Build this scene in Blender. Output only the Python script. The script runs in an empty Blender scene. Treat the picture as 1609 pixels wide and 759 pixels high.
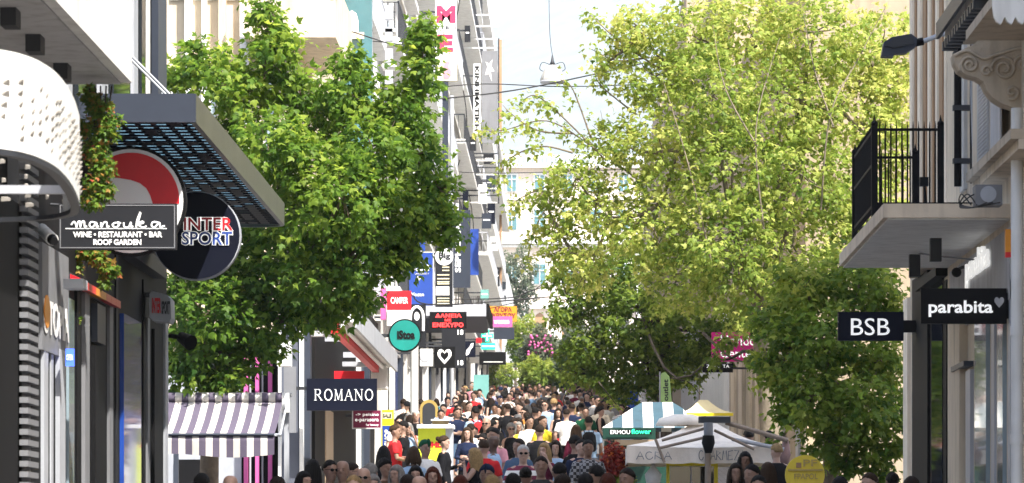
import bpy, math, random
import numpy as np
from mathutils import Vector, Matrix, noise as mnoise
random.seed(11); RNG = np.random.default_rng(5)
C = bpy.context.scene.collection
SC = bpy.context.scene
# ---------------------------------------------------------------- camera (level, shifted up like a view camera)
F = 6704.0; CX = 900.0; CY = 880.0; ZC = 3.05; SLOPE = 322.0 / 6704.0
cd = bpy.data.cameras.new('camera'); cam = bpy.data.objects.new('camera', cd); C.objects.link(cam)
SC.camera = cam
cam.location = (0, 0, ZC); cam.rotation_euler = (math.pi / 2, 0, 0)
cd.sensor_width = 36.0; cd.lens = 36.0 * F / 1609.0
cd.shift_x = (804.5 - CX) / 1609.0; cd.shift_y = (CY - 379.5) / 1609.0
cd.clip_start = 0.5; cd.clip_end = 20000
cd.dof.use_dof = True; cd.dof.focus_distance = 74.0; cd.dof.aperture_fstop = 8.0
# ---------------------------------------------------------------- sky and sun
SUN = Vector((0.42, -0.60, 1.0)).normalized()
w = bpy.data.worlds.new('World'); SC.world = w; w.use_nodes = True
nt = w.node_tree; nt.nodes.clear()
sky = nt.nodes.new('ShaderNodeTexSky'); sky.sky_type = 'NISHITA'; sky.sun_disc = False
sky.sun_elevation = math.asin(SUN.z); sky.sun_rotation = math.atan2(SUN.x, SUN.y)
sky.air_density = 1.0; sky.dust_density = 3.0; sky.ozone_density = 1.0
bg = nt.nodes.new('ShaderNodeBackground'); bg.inputs[1].default_value = 0.15
wo = nt.nodes.new('ShaderNodeOutputWorld')
nt.links.new(sky.outputs[0], bg.inputs[0]); nt.links.new(bg.outputs[0], wo.inputs[0])
sd = bpy.data.lights.new('sun', 'SUN'); sd.energy = 4.6; sd.angle = math.radians(0.53); sd.color = (1.0, 0.95, 0.87)
so = bpy.data.objects.new('sun', sd); C.objects.link(so)
so.rotation_euler = SUN.to_track_quat('Z', 'Y').to_euler(); so.location = (0, 0, 60)
SC.view_settings.view_transform = 'Standard'; SC.view_settings.look = 'None'
SC.view_settings.exposure = 1.4; SC.view_settings.gamma = 1.0
SC.cycles.use_denoising = True
SC.cycles.max_bounces = 8; SC.cycles.volume_bounces = 1; SC.cycles.transparent_max_bounces = 12
SC.cycles.sample_clamp_indirect = 6.0
# ---------------------------------------------------------------- helpers
def P(px, py, s):
    """a sight line at photo pixel (px,py) walked to the distance where one metre spans s pixels"""
    return Vector(((px - CX) / s, F / s, ZC + (CY - py) / s))
def gz(y): return SLOPE * y
def PX(px, s): return (px - CX) / s
def PZ(py, s): return ZC + (CY - py) / s
def DY(s): return F / s

class MB:
    def __init__(self): self.v = []; self.f = []; self.m = []; self.smooth = []
    def add(self, vs, fs, mi=0, sm=False):
        b = len(self.v); self.v += [tuple(q) for q in vs]
        for f in fs: self.f.append(tuple(b + i for i in f)); self.m.append(mi); self.smooth.append(sm)
        return self
    def box(self, x0, x1, y0, y1, z0, z1, mi=0):
        x0, x1 = min(x0, x1), max(x0, x1); y0, y1 = min(y0, y1), max(y0, y1); z0, z1 = min(z0, z1), max(z0, z1)
        vs = [(x0,y0,z0),(x1,y0,z0),(x1,y1,z0),(x0,y1,z0),(x0,y0,z1),(x1,y0,z1),(x1,y1,z1),(x0,y1,z1)]
        return self.add(vs, [(0,3,2,1),(4,5,6,7),(0,1,5,4),(1,2,6,5),(2,3,7,6),(3,0,4,7)], mi)
    def pbox(self, px0, py0, px1, py1, s, d, mi=0):
        return self.box(PX(px0, s), PX(px1, s), DY(s), DY(s) + d, PZ(py0, s), PZ(py1, s), mi)
    def prism(self, pts, vec, mi=0, sm=False):
        """polygon (list of 3D points) extruded by vec"""
        n = len(pts); vec = Vector(vec); a = [Vector(p) for p in pts]; b = [p + vec for p in a]
        fs = [tuple(range(n)), tuple(range(2 * n - 1, n - 1, -1))]
        self.add(a + b, fs, mi)
        self.add(a + b, [(i, i + n, (i + 1) % n + n, (i + 1) % n) for i in range(n)], mi, sm)
        return self
    def tube(self, pts, rad, n=6, mi=0, cap=True, sm=True):
        pts = [Vector(p) for p in pts]
        if not isinstance(rad, (list, tuple)): rad = [rad] * len(pts)
        vs = []; fs = []; up = None
        for i, p in enumerate(pts):
            d = (pts[min(i + 1, len(pts) - 1)] - pts[max(i - 1, 0)])
            if d.length < 1e-9: d = Vector((0, 0, 1))
            d.normalize()
            ref = Vector((0, 1, 0)) if abs(d.y) < .9 else Vector((1, 0, 0))
            a = d.cross(ref).normalized(); b = d.cross(a)
            r = rad[i]; rx, ry = r if isinstance(r, tuple) else (r, r)
            for k in range(n):
                t = 2 * math.pi * k / n
                vs.append(p + a * math.cos(t) * rx + b * math.sin(t) * ry)
        for i in range(len(pts) - 1):
            for k in range(n):
                fs.append((i*n+k, i*n+(k+1)%n, (i+1)*n+(k+1)%n, (i+1)*n+k))
        self.add(vs, fs, mi, sm)
        if cap:
            self.add(vs[:n], [tuple(range(n-1, -1, -1))], mi); self.add(vs[-n:], [tuple(range(n))], mi)
        return self
    def rings(self, rg, n=14, mi=0):
        """horizontal elliptic rings (z, rx, ry, xc, yc)"""
        vs = []; fs = []
        for (z, rx, ry, xc, yc) in rg:
            for k in range(n):
                t = 2 * math.pi * k / n; vs.append((xc + rx * math.cos(t), yc + ry * math.sin(t), z))
        for i in range(len(rg) - 1):
            for k in range(n): fs.append((i*n+k, i*n+(k+1)%n, (i+1)*n+(k+1)%n, (i+1)*n+k))
        fs.append(tuple(range(n-1, -1, -1))); fs.append(tuple(range((len(rg)-1)*n, len(rg)*n)))
        return self.add(vs, fs, mi, True)
    def disc(self, c, r, d, n=40, mi=0, ry=None):
        """disc facing -Y with thickness d"""
        c = Vector(c); ry = ry or r
        pts = [(c.x + r*math.cos(2*math.pi*k/n), c.y, c.z + ry*math.sin(2*math.pi*k/n)) for k in range(n)]
        return self.prism(pts, (0, d, 0), mi, True)
    def ball(self, c, r, n=10, mi=0):
        c = Vector(c); r = r if isinstance(r, tuple) else (r, r, r); vs = []; fs = []; m = max(4, n // 2 + 1)
        for i in range(1, m):
            a = math.pi * i / m
            for k in range(n):
                t = 2*math.pi*k/n
                vs.append((c.x + r[0]*math.sin(a)*math.cos(t), c.y + r[1]*math.sin(a)*math.sin(t), c.z + r[2]*math.cos(a)))
        for i in range(m - 2):
            for k in range(n): fs.append((i*n+k, (i+1)*n+k, (i+1)*n+(k+1)%n, i*n+(k+1)%n))
        vs.append((c.x, c.y, c.z + r[2])); vs.append((c.x, c.y, c.z - r[2])); t = len(vs)
        for k in range(n):
            fs.append((t-2, k, (k+1)%n)); fs.append((t-1, (m-2)*n+(k+1)%n, (m-2)*n+k))
        return self.add(vs, fs, mi, True)
    def mesh(self, name, origin=(0, 0, 0), fix=True):
        me = bpy.data.meshes.new(name); o = Vector(origin)
        me.from_pydata([(x-o.x, y-o.y, z-o.z) for x, y, z in self.v], [], self.f)
        me.polygons.foreach_set('material_index', self.m); me.polygons.foreach_set('use_smooth', self.smooth)
        me.update()
        return me

ORIG = {}
def setp(o, label=None, cat=None, group=None, kind=None):
    if label: o['label'] = label
    if cat: o['category'] = cat
    if group: o['group'] = group
    if kind: o['kind'] = kind
def thing(name, label, cat, loc, group=None, kind=None):
    o = bpy.data.objects.new(name, None); C.objects.link(o); o.location = loc; o.empty_display_size = .2
    ORIG[o.name] = Vector(loc); setp(o, label, cat, group, kind); return o
def part(name, mb, m, parent=None, label=None, kind=None, group=None, cat=None, loc=None):
    og = ORIG[parent.name] if parent is not None else Vector(loc if loc is not None else (0, 0, 0))
    me = mb.mesh(name, og) if isinstance(mb, MB) else mb
    for mm in (m if isinstance(m, (list, tuple)) else [m]): me.materials.append(mm)
    o = bpy.data.objects.new(name, me); C.objects.link(o)
    if parent is not None: o.parent = parent
    else: o.location = og
    ORIG[o.name] = og
    setp(o, label, cat, group, kind); return o

def mat(name, col, rough=.6, metal=0., var=.10, scale=2.0, bump=0., bscale=40., emit=0., spec=.4, alpha=None, coat=0., stain=0.):
    m = bpy.data.materials.new(name); m.use_nodes = True; n = m.node_tree; b = n.nodes['Principled BSDF']
    col = tuple(col); b.inputs['Roughness'].default_value = rough; b.inputs['Metallic'].default_value = metal
    b.inputs['Specular IOR Level'].default_value = spec
    if coat: b.inputs['Coat Weight'].default_value = coat
    tc = n.nodes.new('ShaderNodeTexCoord'); nz = n.nodes.new('ShaderNodeTexNoise')
    nz.inputs['Scale'].default_value = scale; nz.inputs['Detail'].default_value = 6; nz.inputs['Roughness'].default_value = .65
    n.links.new(tc.outputs['Object'], nz.inputs['Vector'])
    cr = n.nodes.new('ShaderNodeValToRGB'); cr.color_ramp.elements[0].position = .3; cr.color_ramp.elements[1].position = .72
    lo = tuple(max(0, c*(1-var)) for c in col); hi = tuple(min(1, c*(1+var)) for c in col)
    cr.color_ramp.elements[0].color = (*lo, 1); cr.color_ramp.elements[1].color = (*hi, 1)
    n.links.new(nz.outputs['Fac'], cr.inputs[0]); out = cr.outputs[0]
    if stain:
        mp = n.nodes.new('ShaderNodeMapping'); mp.inputs['Scale'].default_value = (3, 3, .35)
        n.links.new(tc.outputs['Object'], mp.inputs[0])
        n2 = n.nodes.new('ShaderNodeTexNoise'); n2.inputs['Scale'].default_value = 1.6; n2.inputs['Detail'].default_value = 8
        n.links.new(mp.outputs[0], n2.inputs['Vector'])
        r2 = n.nodes.new('ShaderNodeValToRGB'); r2.color_ramp.elements[0].position = .48; r2.color_ramp.elements[1].position = .72
        r2.color_ramp.elements[0].color = (0,0,0,1); r2.color_ramp.elements[1].color = (stain,)*3 + (1,)
        n.links.new(n2.outputs['Fac'], r2.inputs[0])
        mx = n.nodes.new('ShaderNodeMix'); mx.data_type = 'RGBA'
        n.links.new(r2.outputs[0], mx.inputs[0]); n.links.new(out, mx.inputs[6])
        mx.inputs[7].default_value = (col[0]*.35, col[1]*.33, col[2]*.3, 1); out = mx.outputs[2]
    n.links.new(out, b.inputs['Base Color'])
    if bump:
        n3 = n.nodes.new('ShaderNodeTexNoise'); n3.inputs['Scale'].default_value = bscale; n3.inputs['Detail'].default_value = 4
        n.links.new(tc.outputs['Object'], n3.inputs['Vector'])
        bp = n.nodes.new('ShaderNodeBump'); bp.inputs['Strength'].default_value = bump; bp.inputs['Distance'].default_value = .02
        n.links.new(n3.outputs['Fac'], bp.inputs['Height']); n.links.new(bp.outputs[0], b.inputs['Normal'])
    if emit:
        n.links.new(out, b.inputs['Emission Color']); b.inputs['Emission Strength'].default_value = emit
    if alpha is not None: b.inputs['Alpha'].default_value = alpha
    return m
def glass(name, col, rough=.05):
    """dark reflecting shop glass"""
    return mat(name, col, rough, 0, .25, .7, spec=1.0, coat=.6)
M = {}
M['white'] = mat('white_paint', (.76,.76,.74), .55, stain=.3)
M['white_clean'] = mat('clean_white_enamel', (.82,.82,.82), .35, var=.03)
M['offwhite'] = mat('offwhite_render', (.62,.61,.58), .8, stain=.55, bump=.15)
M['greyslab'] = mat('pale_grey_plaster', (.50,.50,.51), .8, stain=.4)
M['cream'] = mat('cream_render', (.62,.52,.38), .8, stain=.3, bump=.15)
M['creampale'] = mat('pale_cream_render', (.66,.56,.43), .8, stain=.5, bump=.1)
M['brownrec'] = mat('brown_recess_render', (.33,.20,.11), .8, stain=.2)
M['stone'] = mat('carved_stone', (.50,.42,.32), .85, stain=.5, bump=.5, bscale=25)
M['grey'] = mat('mid_grey_metal', (.20,.205,.22), .6, .2, stain=.2)
M['lgrey'] = mat('light_grey_metal', (.40,.42,.46), .5, .1, stain=.2)
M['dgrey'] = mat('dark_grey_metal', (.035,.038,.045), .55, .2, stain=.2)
M['charcoal'] = mat('charcoal_panel', (.014,.015,.019), .6, spec=.2)
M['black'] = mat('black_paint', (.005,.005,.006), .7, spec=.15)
M['navy'] = mat('navy_enamel', (.003,.0045,.014), .6, spec=.15)
M['blue'] = mat('royal_blue_panel', (.02,.06,.30), .4)
M['slate'] = mat('slate_blue_metal', (.028,.036,.055), .5, .1)
M['olive'] = mat('reflection_olive_fascia', (.085,.092,.075), .4, .3, var=.2, scale=1.2)  # street side of the black canopy, reflected light put into the olive
M['red'] = mat('red_enamel', (.66,.015,.025), .4)
M['crimson'] = mat('crimson_letter', (.60,.04,.11), .4)
M['pink'] = mat('pink_paint', (.62,.12,.34), .45)
M['magenta'] = mat('magenta_panel', (.62,.01,.22), .4)
M['maroon'] = mat('maroon_panel', (.16,.012,.05), .4)
M['teal'] = mat('teal_lightbox', (.01,.22,.19), .3, var=.2, scale=1.5)
M['yellow'] = mat('yellow_panel', (.80,.66,.02), .4)
M['lime'] = mat('lime_yellow_panel', (.66,.74,.04), .4)
M['orange'] = mat('orange_panel', (.75,.28,.02), .4)
M['gold'] = mat('gold_trim', (.45,.33,.10), .4, .3)
M['green'] = mat('dark_green_panel', (.008,.04,.028), .4)
M['ltgreen'] = mat('pale_green_panel', (.35,.55,.20), .5)
M['aqua'] = mat('aqua_panel', (.15,.36,.33), .5)
M['ledred'] = mat('red_led_letter', (.9,.03,.03), .4, emit=2.2)
M['ledgreen'] = mat('green_led', (.02,.55,.25), .4, emit=.8)
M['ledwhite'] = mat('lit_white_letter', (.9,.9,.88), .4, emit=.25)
M['ledblue'] = mat('blue_neon', (.05,.12,.8), .4, emit=.8)
M['glass'] = glass('dark_shop_glass', (.02,.025,.03))
M['bglass'] = glass('blue_shop_glass', (.015,.06,.32), .2)
M['lightcream'] = mat('sunlit_cream_render', (.84,.73,.58), .8, stain=.35, bump=.15)  # pale cream lifted, sunlight on the pilasters put into the colour
M['pglass'] = glass('pale_reflecting_glass', (.25,.32,.36), .12)
M['tealglass'] = glass('teal_curtain_glass', (.05,.16,.19), .15)
M['wood'] = mat('pale_timber', (.40,.30,.20), .6, stain=.4)
M['bark'] = mat('bark', (.16,.115,.075), .9, var=.35, scale=6, bump=.9, bscale=18)
M['barkdark'] = mat('dark_bark', (.07,.055,.04), .9, var=.3, scale=6, bump=.9, bscale=18)
M['wire'] = mat('black_wire', (.02,.02,.02), .6)
M['canvas'] = mat('beige_canvas', (.84,.76,.66), .85, stain=.3, bump=.2)
M['creamcanvas'] = mat('cream_canvas', (.74,.68,.46), .85, stain=.15)
M['beam'] = mat('parasol_timber', (.28,.22,.17), .7, stain=.3)
M['skysheet'] = mat('added_sky_tone_sheet', (.35,.45,.50), .3)  # pale blue stands in for sky seen through the canopy lattice
M['skysheet'].node_tree.nodes['Principled BSDF'].inputs['Transmission Weight'].default_value = .0
def _trans():
    n = M['skysheet'].node_tree; b = n.nodes['Principled BSDF']; t = n.nodes.new('ShaderNodeBsdfTranslucent'); t.inputs[0].default_value = (.30,.42,.50,1)
    mx = n.nodes.new('ShaderNodeMixShader'); mx.inputs[0].default_value = .8
    o = [q for q in n.nodes if q.type == 'OUTPUT_MATERIAL'][0]
    n.links.new(b.outputs[0], mx.inputs[1]); n.links.new(t.outputs[0], mx.inputs[2]); n.links.new(mx.outputs[0], o.inputs[0])
_trans()

FONT = None
def textmesh(s, bold=0.0, extrude=.0):
    cu = bpy.data.curves.new('txt', 'FONT'); cu.body = s; cu.size = 1; cu.offset = bold; cu.extrude = extrude
    cu.resolution_u = 3; cu.align_x = 'LEFT'
    ob = bpy.data.objects.new('txt', cu); C.objects.link(ob)
    dg = bpy.context.evaluated_depsgraph_get(); dg.update()
    me = bpy.data.meshes.new_from_object(ob.evaluated_get(dg))
    bpy.data.objects.remove(ob); bpy.data.curves.remove(cu); return me
def text(s, px0, py0, px1, py1, sc, m, parent, name='lettering', bold=.02, off=.006, depth=.006, org=None, ax=None, vertical=None):
    """lettering fitted to the rectangle; default: faces the street's near end at distance of scale sc"""
    me = textmesh(s, bold, .5)
    co = np.empty(len(me.vertices)*3); me.vertices.foreach_get('co', co); co = co.reshape(-1, 3)
    mn = co.min(0); mx = co.max(0); k = (co - mn) / np.maximum(mx - mn, 1e-6)
    if vertical:     # text running bottom to top
        k = np.stack([1 - k[:, 1], k[:, 0], k[:, 2]], 1) if vertical == 'up' else np.stack([k[:, 1], 1 - k[:, 0], k[:, 2]], 1)
    if org is None:
        x0, x1 = PX(px0, sc), PX(px1, sc); z1, z0 = PZ(py0, sc), PZ(py1, sc); y = DY(sc) - off
        out = np.stack([x0 + k[:, 0]*(x1-x0), y - k[:, 2]*depth, z0 + k[:, 1]*(z1-z0)], 1)
    else:            # org = corner, ax = (u vector, v vector, normal)
        o = np.array(org); u, v, nn = (np.array(a) for a in ax)
        out = o + k[:, :1]*u + k[:, 1:2]*v + nn*(off + k[:, 2:3]*depth)
    og = np.array(ORIG[parent.name]); me.vertices.foreach_set('co', (out - og).ravel()); me.update()
    me.materials.clear(); me.name = name; me.materials.append(m)
    o = bpy.data.objects.new(name, me); C.objects.link(o); o.parent = parent; ORIG[o.name] = ORIG[parent.name]
    return o
def strokes(lines, px0, py0, px1, py1, sc, r, m, parent, name='lettering', off=.008):
    """hand drawn lettering: polylines in a unit box (x right, y up), r = pen radius in metres"""
    mb = MB(); x0, x1 = PX(px0, sc), PX(px1, sc); z1, z0 = PZ(py0, sc), PZ(py1, sc); y = DY(sc) - off
    for ln in lines:
        rr = r
        if isinstance(ln, dict): rr = ln['r']; ln = ln['p']
        mb.tube([(x0 + a*(x1-x0), y, z0 + b*(z1-z0)) for a, b in ln], [(rr, rr*.5)]*len(ln) if False else rr, 5)
    return part(name, mb, m, parent)
def smooth(pts, n=4):
    out = []
    for i in range(len(pts) - 1):
        p0 = pts[max(i-1, 0)]; p1 = pts[i]; p2 = pts[i+1]; p3 = pts[min(i+2, len(pts)-1)]
        for k in range(n):
            t = k / n
            out.append(tuple(.5*((2*p1[j]) + (-p0[j]+p2[j])*t + (2*p0[j]-5*p1[j]+4*p2[j]-p3[j])*t*t + (-p0[j]+3*p1[j]-3*p2[j]+p3[j])*t**3) for j in range(len(p1))))
    out.append(tuple(pts[-1])); return out
def arc(cx, cy, rx, ry, a0, a1, n=12):
    return [(cx + rx*math.cos(math.radians(a0 + (a1-a0)*i/n)), cy + ry*math.sin(math.radians(a0 + (a1-a0)*i/n))) for i in range(n+1)]
XL = -5.2; XR = 4.7
def YL(px, X=XL): return F * X / (px - CX)
def YR(px, X=XR): return F * X / (px - CX)
def pxpoly(pts, s, off, d=.006):
    y = DY(s) - off; return [(PX(a, s), y, PZ(b, s)) for a, b in pts]
# ================================================================ SETTING
def sheet(name, xs, ys, zf, m, kind='structure'):
    vs = [(x, y, zf(x, y)) for y in ys for x in xs]; nx = len(xs)
    fs = [(j*nx+i, j*nx+i+1, (j+1)*nx+i+1, (j+1)*nx+i) for j in range(len(ys)-1) for i in range(nx-1)]
    mb = MB().add(vs, fs); return part(name, mb, m, kind=kind)
M['soil'] = mat('dusty_ground', (.22,.20,.17), .95, var=.3, scale=.2)
M['asphalt'] = mat('side_street_asphalt', (.06,.06,.062), .9, bump=.3)
def paving():
    m = mat('street_paving', (.26,.24,.22), .75, var=.12, scale=1.2); n = m.node_tree; b = n.nodes['Principled BSDF']
    br = n.nodes.new('ShaderNodeTexBrick'); br.inputs['Scale'].default_value = 1.6; br.inputs['Mortar Size'].default_value = .012
    br.inputs['Color1'].default_value = (.30,.28,.25,1); br.inputs['Color2'].default_value = (.22,.20,.19,1); br.inputs['Mortar'].default_value = (.08,.075,.07,1)
    tc = [q for q in n.nodes if q.type == 'TEX_COORD'][0]
    n.links.new(tc.outputs['Object'], br.inputs['Vector']); n.links.new(br.outputs['Color'], b.inputs['Base Color'])
    return m
M['paving'] = paving()
gy = [-60, -20, 0, 60, 120, 200, 300, 460, 600, 1200, 2200, 6000, 13000]
zg = lambda x, y: SLOPE * min(max(y, -60), 460) + (max(0, y - 460)) * .002
sheet('ground', [-9500, -1500, -400, -60, -20, 0, 20, 60, 400, 1500, 9500], gy, lambda x, y: zg(x, y) - .03, M['soil'])
sheet('street', [XL-.3, 0, XR+.3], [-20, 60, 120, 200, 300, 440], lambda x, y: gz(y), M['paving'])
sheet('side_street', [-60, XL-.3], [56, 80], lambda x, y: gz(y) - .012, M['asphalt'])
sheet('side_street', [XR+.3, 60], [60, 88], lambda x, y: gz(y) - .012, M['asphalt'])
# distant mountain: one terrain sheet beyond the town
def ridge(x):
    h = 348 + 30*math.sin(x/310+1.2) + 22*math.sin(x/140+.4) + 7*math.sin(x/47) - max(0, -x-40)*.42 - max(0, x-900)*.10
    return max(60, h)
M['hill'] = mat('dry_mountain_scrub', (.12,.135,.13), .95, var=.45, scale=.012)
xs = list(range(-8000, 8001, 120)); ys = list(range(3500, 12501, 250))
def hz(x, y):
    t = (y - 3500) / 5500; t = max(0, min(1, t)); e = 1 - max(0, (y-9000)/4500)
    return 20 + (ridge(x/3)*3-20) * (t*t*(3-2*t)) * e + 90*mnoise.noise(Vector((x/520, y/520, 0)))*t*(1-abs(2*t-1)*.6) + 30*mnoise.noise(Vector((x/180, y/180, 3)))*t
hl = sheet('mountain', xs, ys, hz, M['hill'])
for p in hl.data.polygons: p.use_smooth = True

# ================================================================ NEAR LEFT BUILDING (charcoal shop block)
def frame_rect_yz(mb, X, y0, y1, z0, z1, t, d, mi=0):
    """a rectangular frame lying in the street-side plane X, proud by d"""
    mb.box(X, X+d, y0, y1, z1-t, z1, mi); mb.box(X, X+d, y0, y1, z0, z0+t, mi)
    mb.box(X, X+d, y0, y0+t, z0+t, z1-t, mi); mb.box(X, X+d, y1-t, y1, z0+t, z1-t, mi)
Yn0, Yn1 = 20.0, YL(262)
B = thing('shop_building', 'dark shop building on the left edge with columns, blue window and lettered fascia', 'building', (XL, 38, gz(38)))
mb = MB().box(-18, XL, Yn0, Yn1, -1, PZ(-420, 130)); part('wall', mb, M['black'], B)
def vstrip(name, px0, px1, top, bot, m, d=.12, parent=None, X=XL, label=None):
    y0 = YL(px0, X); d = min(d, .45*(px1-px0)*y0/F); y1 = YL(px1, X+d); sm = F/((y0+y1)/2)
    mb = MB().box(X, X+d, y0, y1, PZ(bot, sm), PZ(top, sm)); return part(name, mb, m, parent or B, label)
vstrip('pillar', -60, 34, 300, 900, M['black'], .10)
# ribbed column
mb = MB(); cx0, cx1 = 39, 58; X = XL+.16; y0, y1 = YL(cx0, X), YL(cx1, X)
sm = F/((y0+y1)/2); mb.box(XL, X-.06, y0, y1, gz(y0), PZ(250, sm)); col = part('column', mb, M['grey'], B)
zz = PZ(262, sm); rib = None; k = 0
while zz > gz(y0)+.1:
    mb = MB().box(X-.06, X+.02, y0+.08, y1-.02, zz-.052, zz)
    if rib is None: rib = part('rib', mb, M['grey'], col); z_first = zz
    else:
        r = rib.copy(); C.objects.link(r); r.parent = col; r.location = (0, 0, zz - z_first)
    zz -= .098
vstrip('column', 36, 39.5, 300, 900, M['lgrey'], .2, label='thin pale grey edge post')
# lettered grey fascia: UTOPIA
X = XL+.04; yA, yB = YL(60, XL), YL(108, X)
mb = MB().box(XL, X, yA, yB, PZ(549, F/yA), PZ(380, F/yA)); fas = part('fascia', mb, M['grey'], B)
text('UTOPIA', 0,0,0,0, 0, M['white_clean'], B, org=(X, yA+.05, PZ(522, F/yA)), ax=((0, yB-yA-.1, 0), (0, 0, .34), (1, 0, 0)), bold=.03)
mb = MB(); c = Vector((X+.01, yA+.25, PZ(487, F/yA)))
mb.prism([(c.x, c.y+.22*math.cos(t), c.z+.16*math.sin(t)) for t in np.linspace(0, 2*math.pi, 20)[:-1]], (.012, 0, 0)); part('emblem', mb, M['orange'], B)
mb = MB().box(XL+.1, XL+.30, yA+1.2, yA+1.6, PZ(440, F/yA), PZ(425, F/yA)); part('flood_lamp', mb, M['lgrey'], B)
for a, b in ((64, 76), (78, 84), (87, 103)): vstrip('column', a, b, 550, 900, M['lgrey'], .16)
vstrip('doorway', 104, 117, 470, 900, M['pglass'], .03)
vstrip('pillar', 117, 127, 440, 900, M['black'], .12)
vstrip('column', 128, 141, 455, 900, M['grey'], .15)
vstrip('wall_panel', 143, 166, 480, 540, M['slate'], .08)
vstrip('shopfront', 143, 166, 546, 900, M['black'], .05)
vstrip('window', 150, 160, 560, 900, M['glass'], .07)
vstrip('column', 168, 178, 480, 900, M['grey'], .14)
vstrip('pillar', 180, 186, 400, 900, M['charcoal'], .10)
W = vstrip('window', 188, 222, 500, 900, M['bglass'], .05, label='blue tinted shop window')
vstrip('pillar', 223, 229, 440, 900, M['black'], .10)
vstrip('column', 229, 236, 500, 900, M['grey'], .13)
vstrip('doorway', 238, 256, 520, 900, M['black'], .04)
vstrip('column', 256.5, 264.5, 505, 900, M['lgrey'], .13)
vstrip('cornice', 185, 262, 395, 420, M['dgrey'], .16)
# upper storey: pilasters, glazing
for a, b, mm in ((60, 75, 'lgrey'), (78, 100, 'glass'), (103, 114, 'lgrey'), (116, 150, 'glass'), (152, 170, 'lgrey'), (172, 204, 'glass'), (205, 217, 'lgrey'), (219, 228, 'glass'), (229, 236, 'offwhite'), (238, 262, 'slate')):
    vstrip('window' if mm == 'glass' else 'pilaster', a, b, -300, 250, M[mm], .05 if mm == 'glass' else .12)
# lit blue sign seen in the doorway
t = thing('neon_sign', 'small blue lit sign hanging in a doorway beside the grey columns', 'sign', P(109, 562, 157))
mb = MB().pbox(103, 548, 116, 575, 157, .06); part('box', mb, M['ledblue'], t)
text('OPEN', 104.5, 557, 114.5, 566, 157, M['ledwhite'], t, bold=0)
# red and orange strip awning
t = thing('shop_awning', 'narrow red and orange strip awning over the dark doorways at left', 'awning', P(148, 456, 142))
yA, yB = YL(106, XL), YL(190, XL+.13); za = PZ(437, F/yA)
for i in range(8):
    a = yA + (yB-yA)*i/8; b = yA + (yB-yA)*(i+1)/8
    mb = MB().prism([(XL+.03, a, za+.04), (XL+.13, a, za-.0), (XL+.13, a, za-.08), (XL+.12, a, za-.08), (XL+.03, a, za-.06)], (0, b-a-.01, 0))
    part('awning_strip', mb, M['orange'] if i in (3, 4) else M['red'], t, label='yellow orange strip' if i in (3, 4) else None)
mb = MB().box(XL+.002, XL+.029, yA, yB, za-.08, za+.06); part('rail', mb, M['dgrey'], t)

# --------------------------------------------- white slab canopy at top left
t = thing('entrance_canopy', 'thick white slab canopy with square dark downlights at the top left corner', 'canopy', P(60, 60, 185))
s1 = 165; X1 = PX(207, s1); y1 = DY(s1); zb = PZ(130, s1); y0 = 22.0
mb = MB().box(XL-2.5, X1, y0, y1, zb, zb+1.6); part('slab', mb, M['white'], t)
mb = MB().box(XL-2.5, X1-.10, y0, y1-.08, zb-.004-.02, zb-.004); part('soffit', mb, M['greyslab'], t)  # underside of the white slab, its shade put into a grey sheet
for px, py in ((14, 14), (53, 56), (96, 101)):
    s = 1/((zb-.03-ZC)/(CY-py)); x, y = PX(px, s), DY(s)
    mb = MB().box(x-.065, x+.065, y-.06, y+.25, zb-.17, zb-.024); part('downlight', mb, M['dgrey'], t)

# --------------------------------------------- curved white pierced balcony
t = thing('curved_balcony', 'curved white balcony front pierced with rows of small openings at the left edge', 'balcony', P(60, 200, 230))
ztop = PZ(188, 230.0)
prof = [(-260, 40), (-120, 60), (-40, 70), (0, 78), (30, 84), (60, 95), (85, 111), (102, 130), (114, 150), (121, 168), (125, 188)]
plan = []
for px, py in prof:
    s = (CY-py)/(ztop-ZC); plan.append((PX(px, s), DY(s)))
xe, ye = plan[-1]; plan += [(xe-.10, ye+.5), (xe-.35, ye+.9), (xe-.9, ye+1.1), (XL, ye+1.1)]
plan = smooth(plan, 5); hgt = (322-188)/230.0
def curved_band(mb, plan, z0, z1, th, mi=0):
    n = len(plan); vs = []
    for i, (x, y) in enumerate(plan):
        a = Vector(plan[max(i-1, 0)]); b = Vector(plan[min(i+1, n-1)]); d = (b-a).normalized(); nn = Vector((-d.y, d.x))
        xi, yi = x + nn.x*th, y + nn.y*th
        vs += [(x, y, z0), (x, y, z1), (xi, yi, z1), (xi, yi, z0)]
    fs = []
    for i in range(n-1):
        for k in range(4): fs.append((i*4+k, (i+1)*4+k, (i+1)*4+(k+1) % 4, i*4+(k+1) % 4))
    mb.add(vs, fs, mi, False)
mb = MB(); curved_band(mb, plan[:-14], ztop-hgt, ztop, .05); part('front_panel', mb, M['white'], t)
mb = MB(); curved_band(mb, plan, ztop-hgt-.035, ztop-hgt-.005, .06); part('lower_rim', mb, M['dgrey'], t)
M['recess'] = mat('shadow_grey_piercing', (.30,.28,.25), .8)
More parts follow.
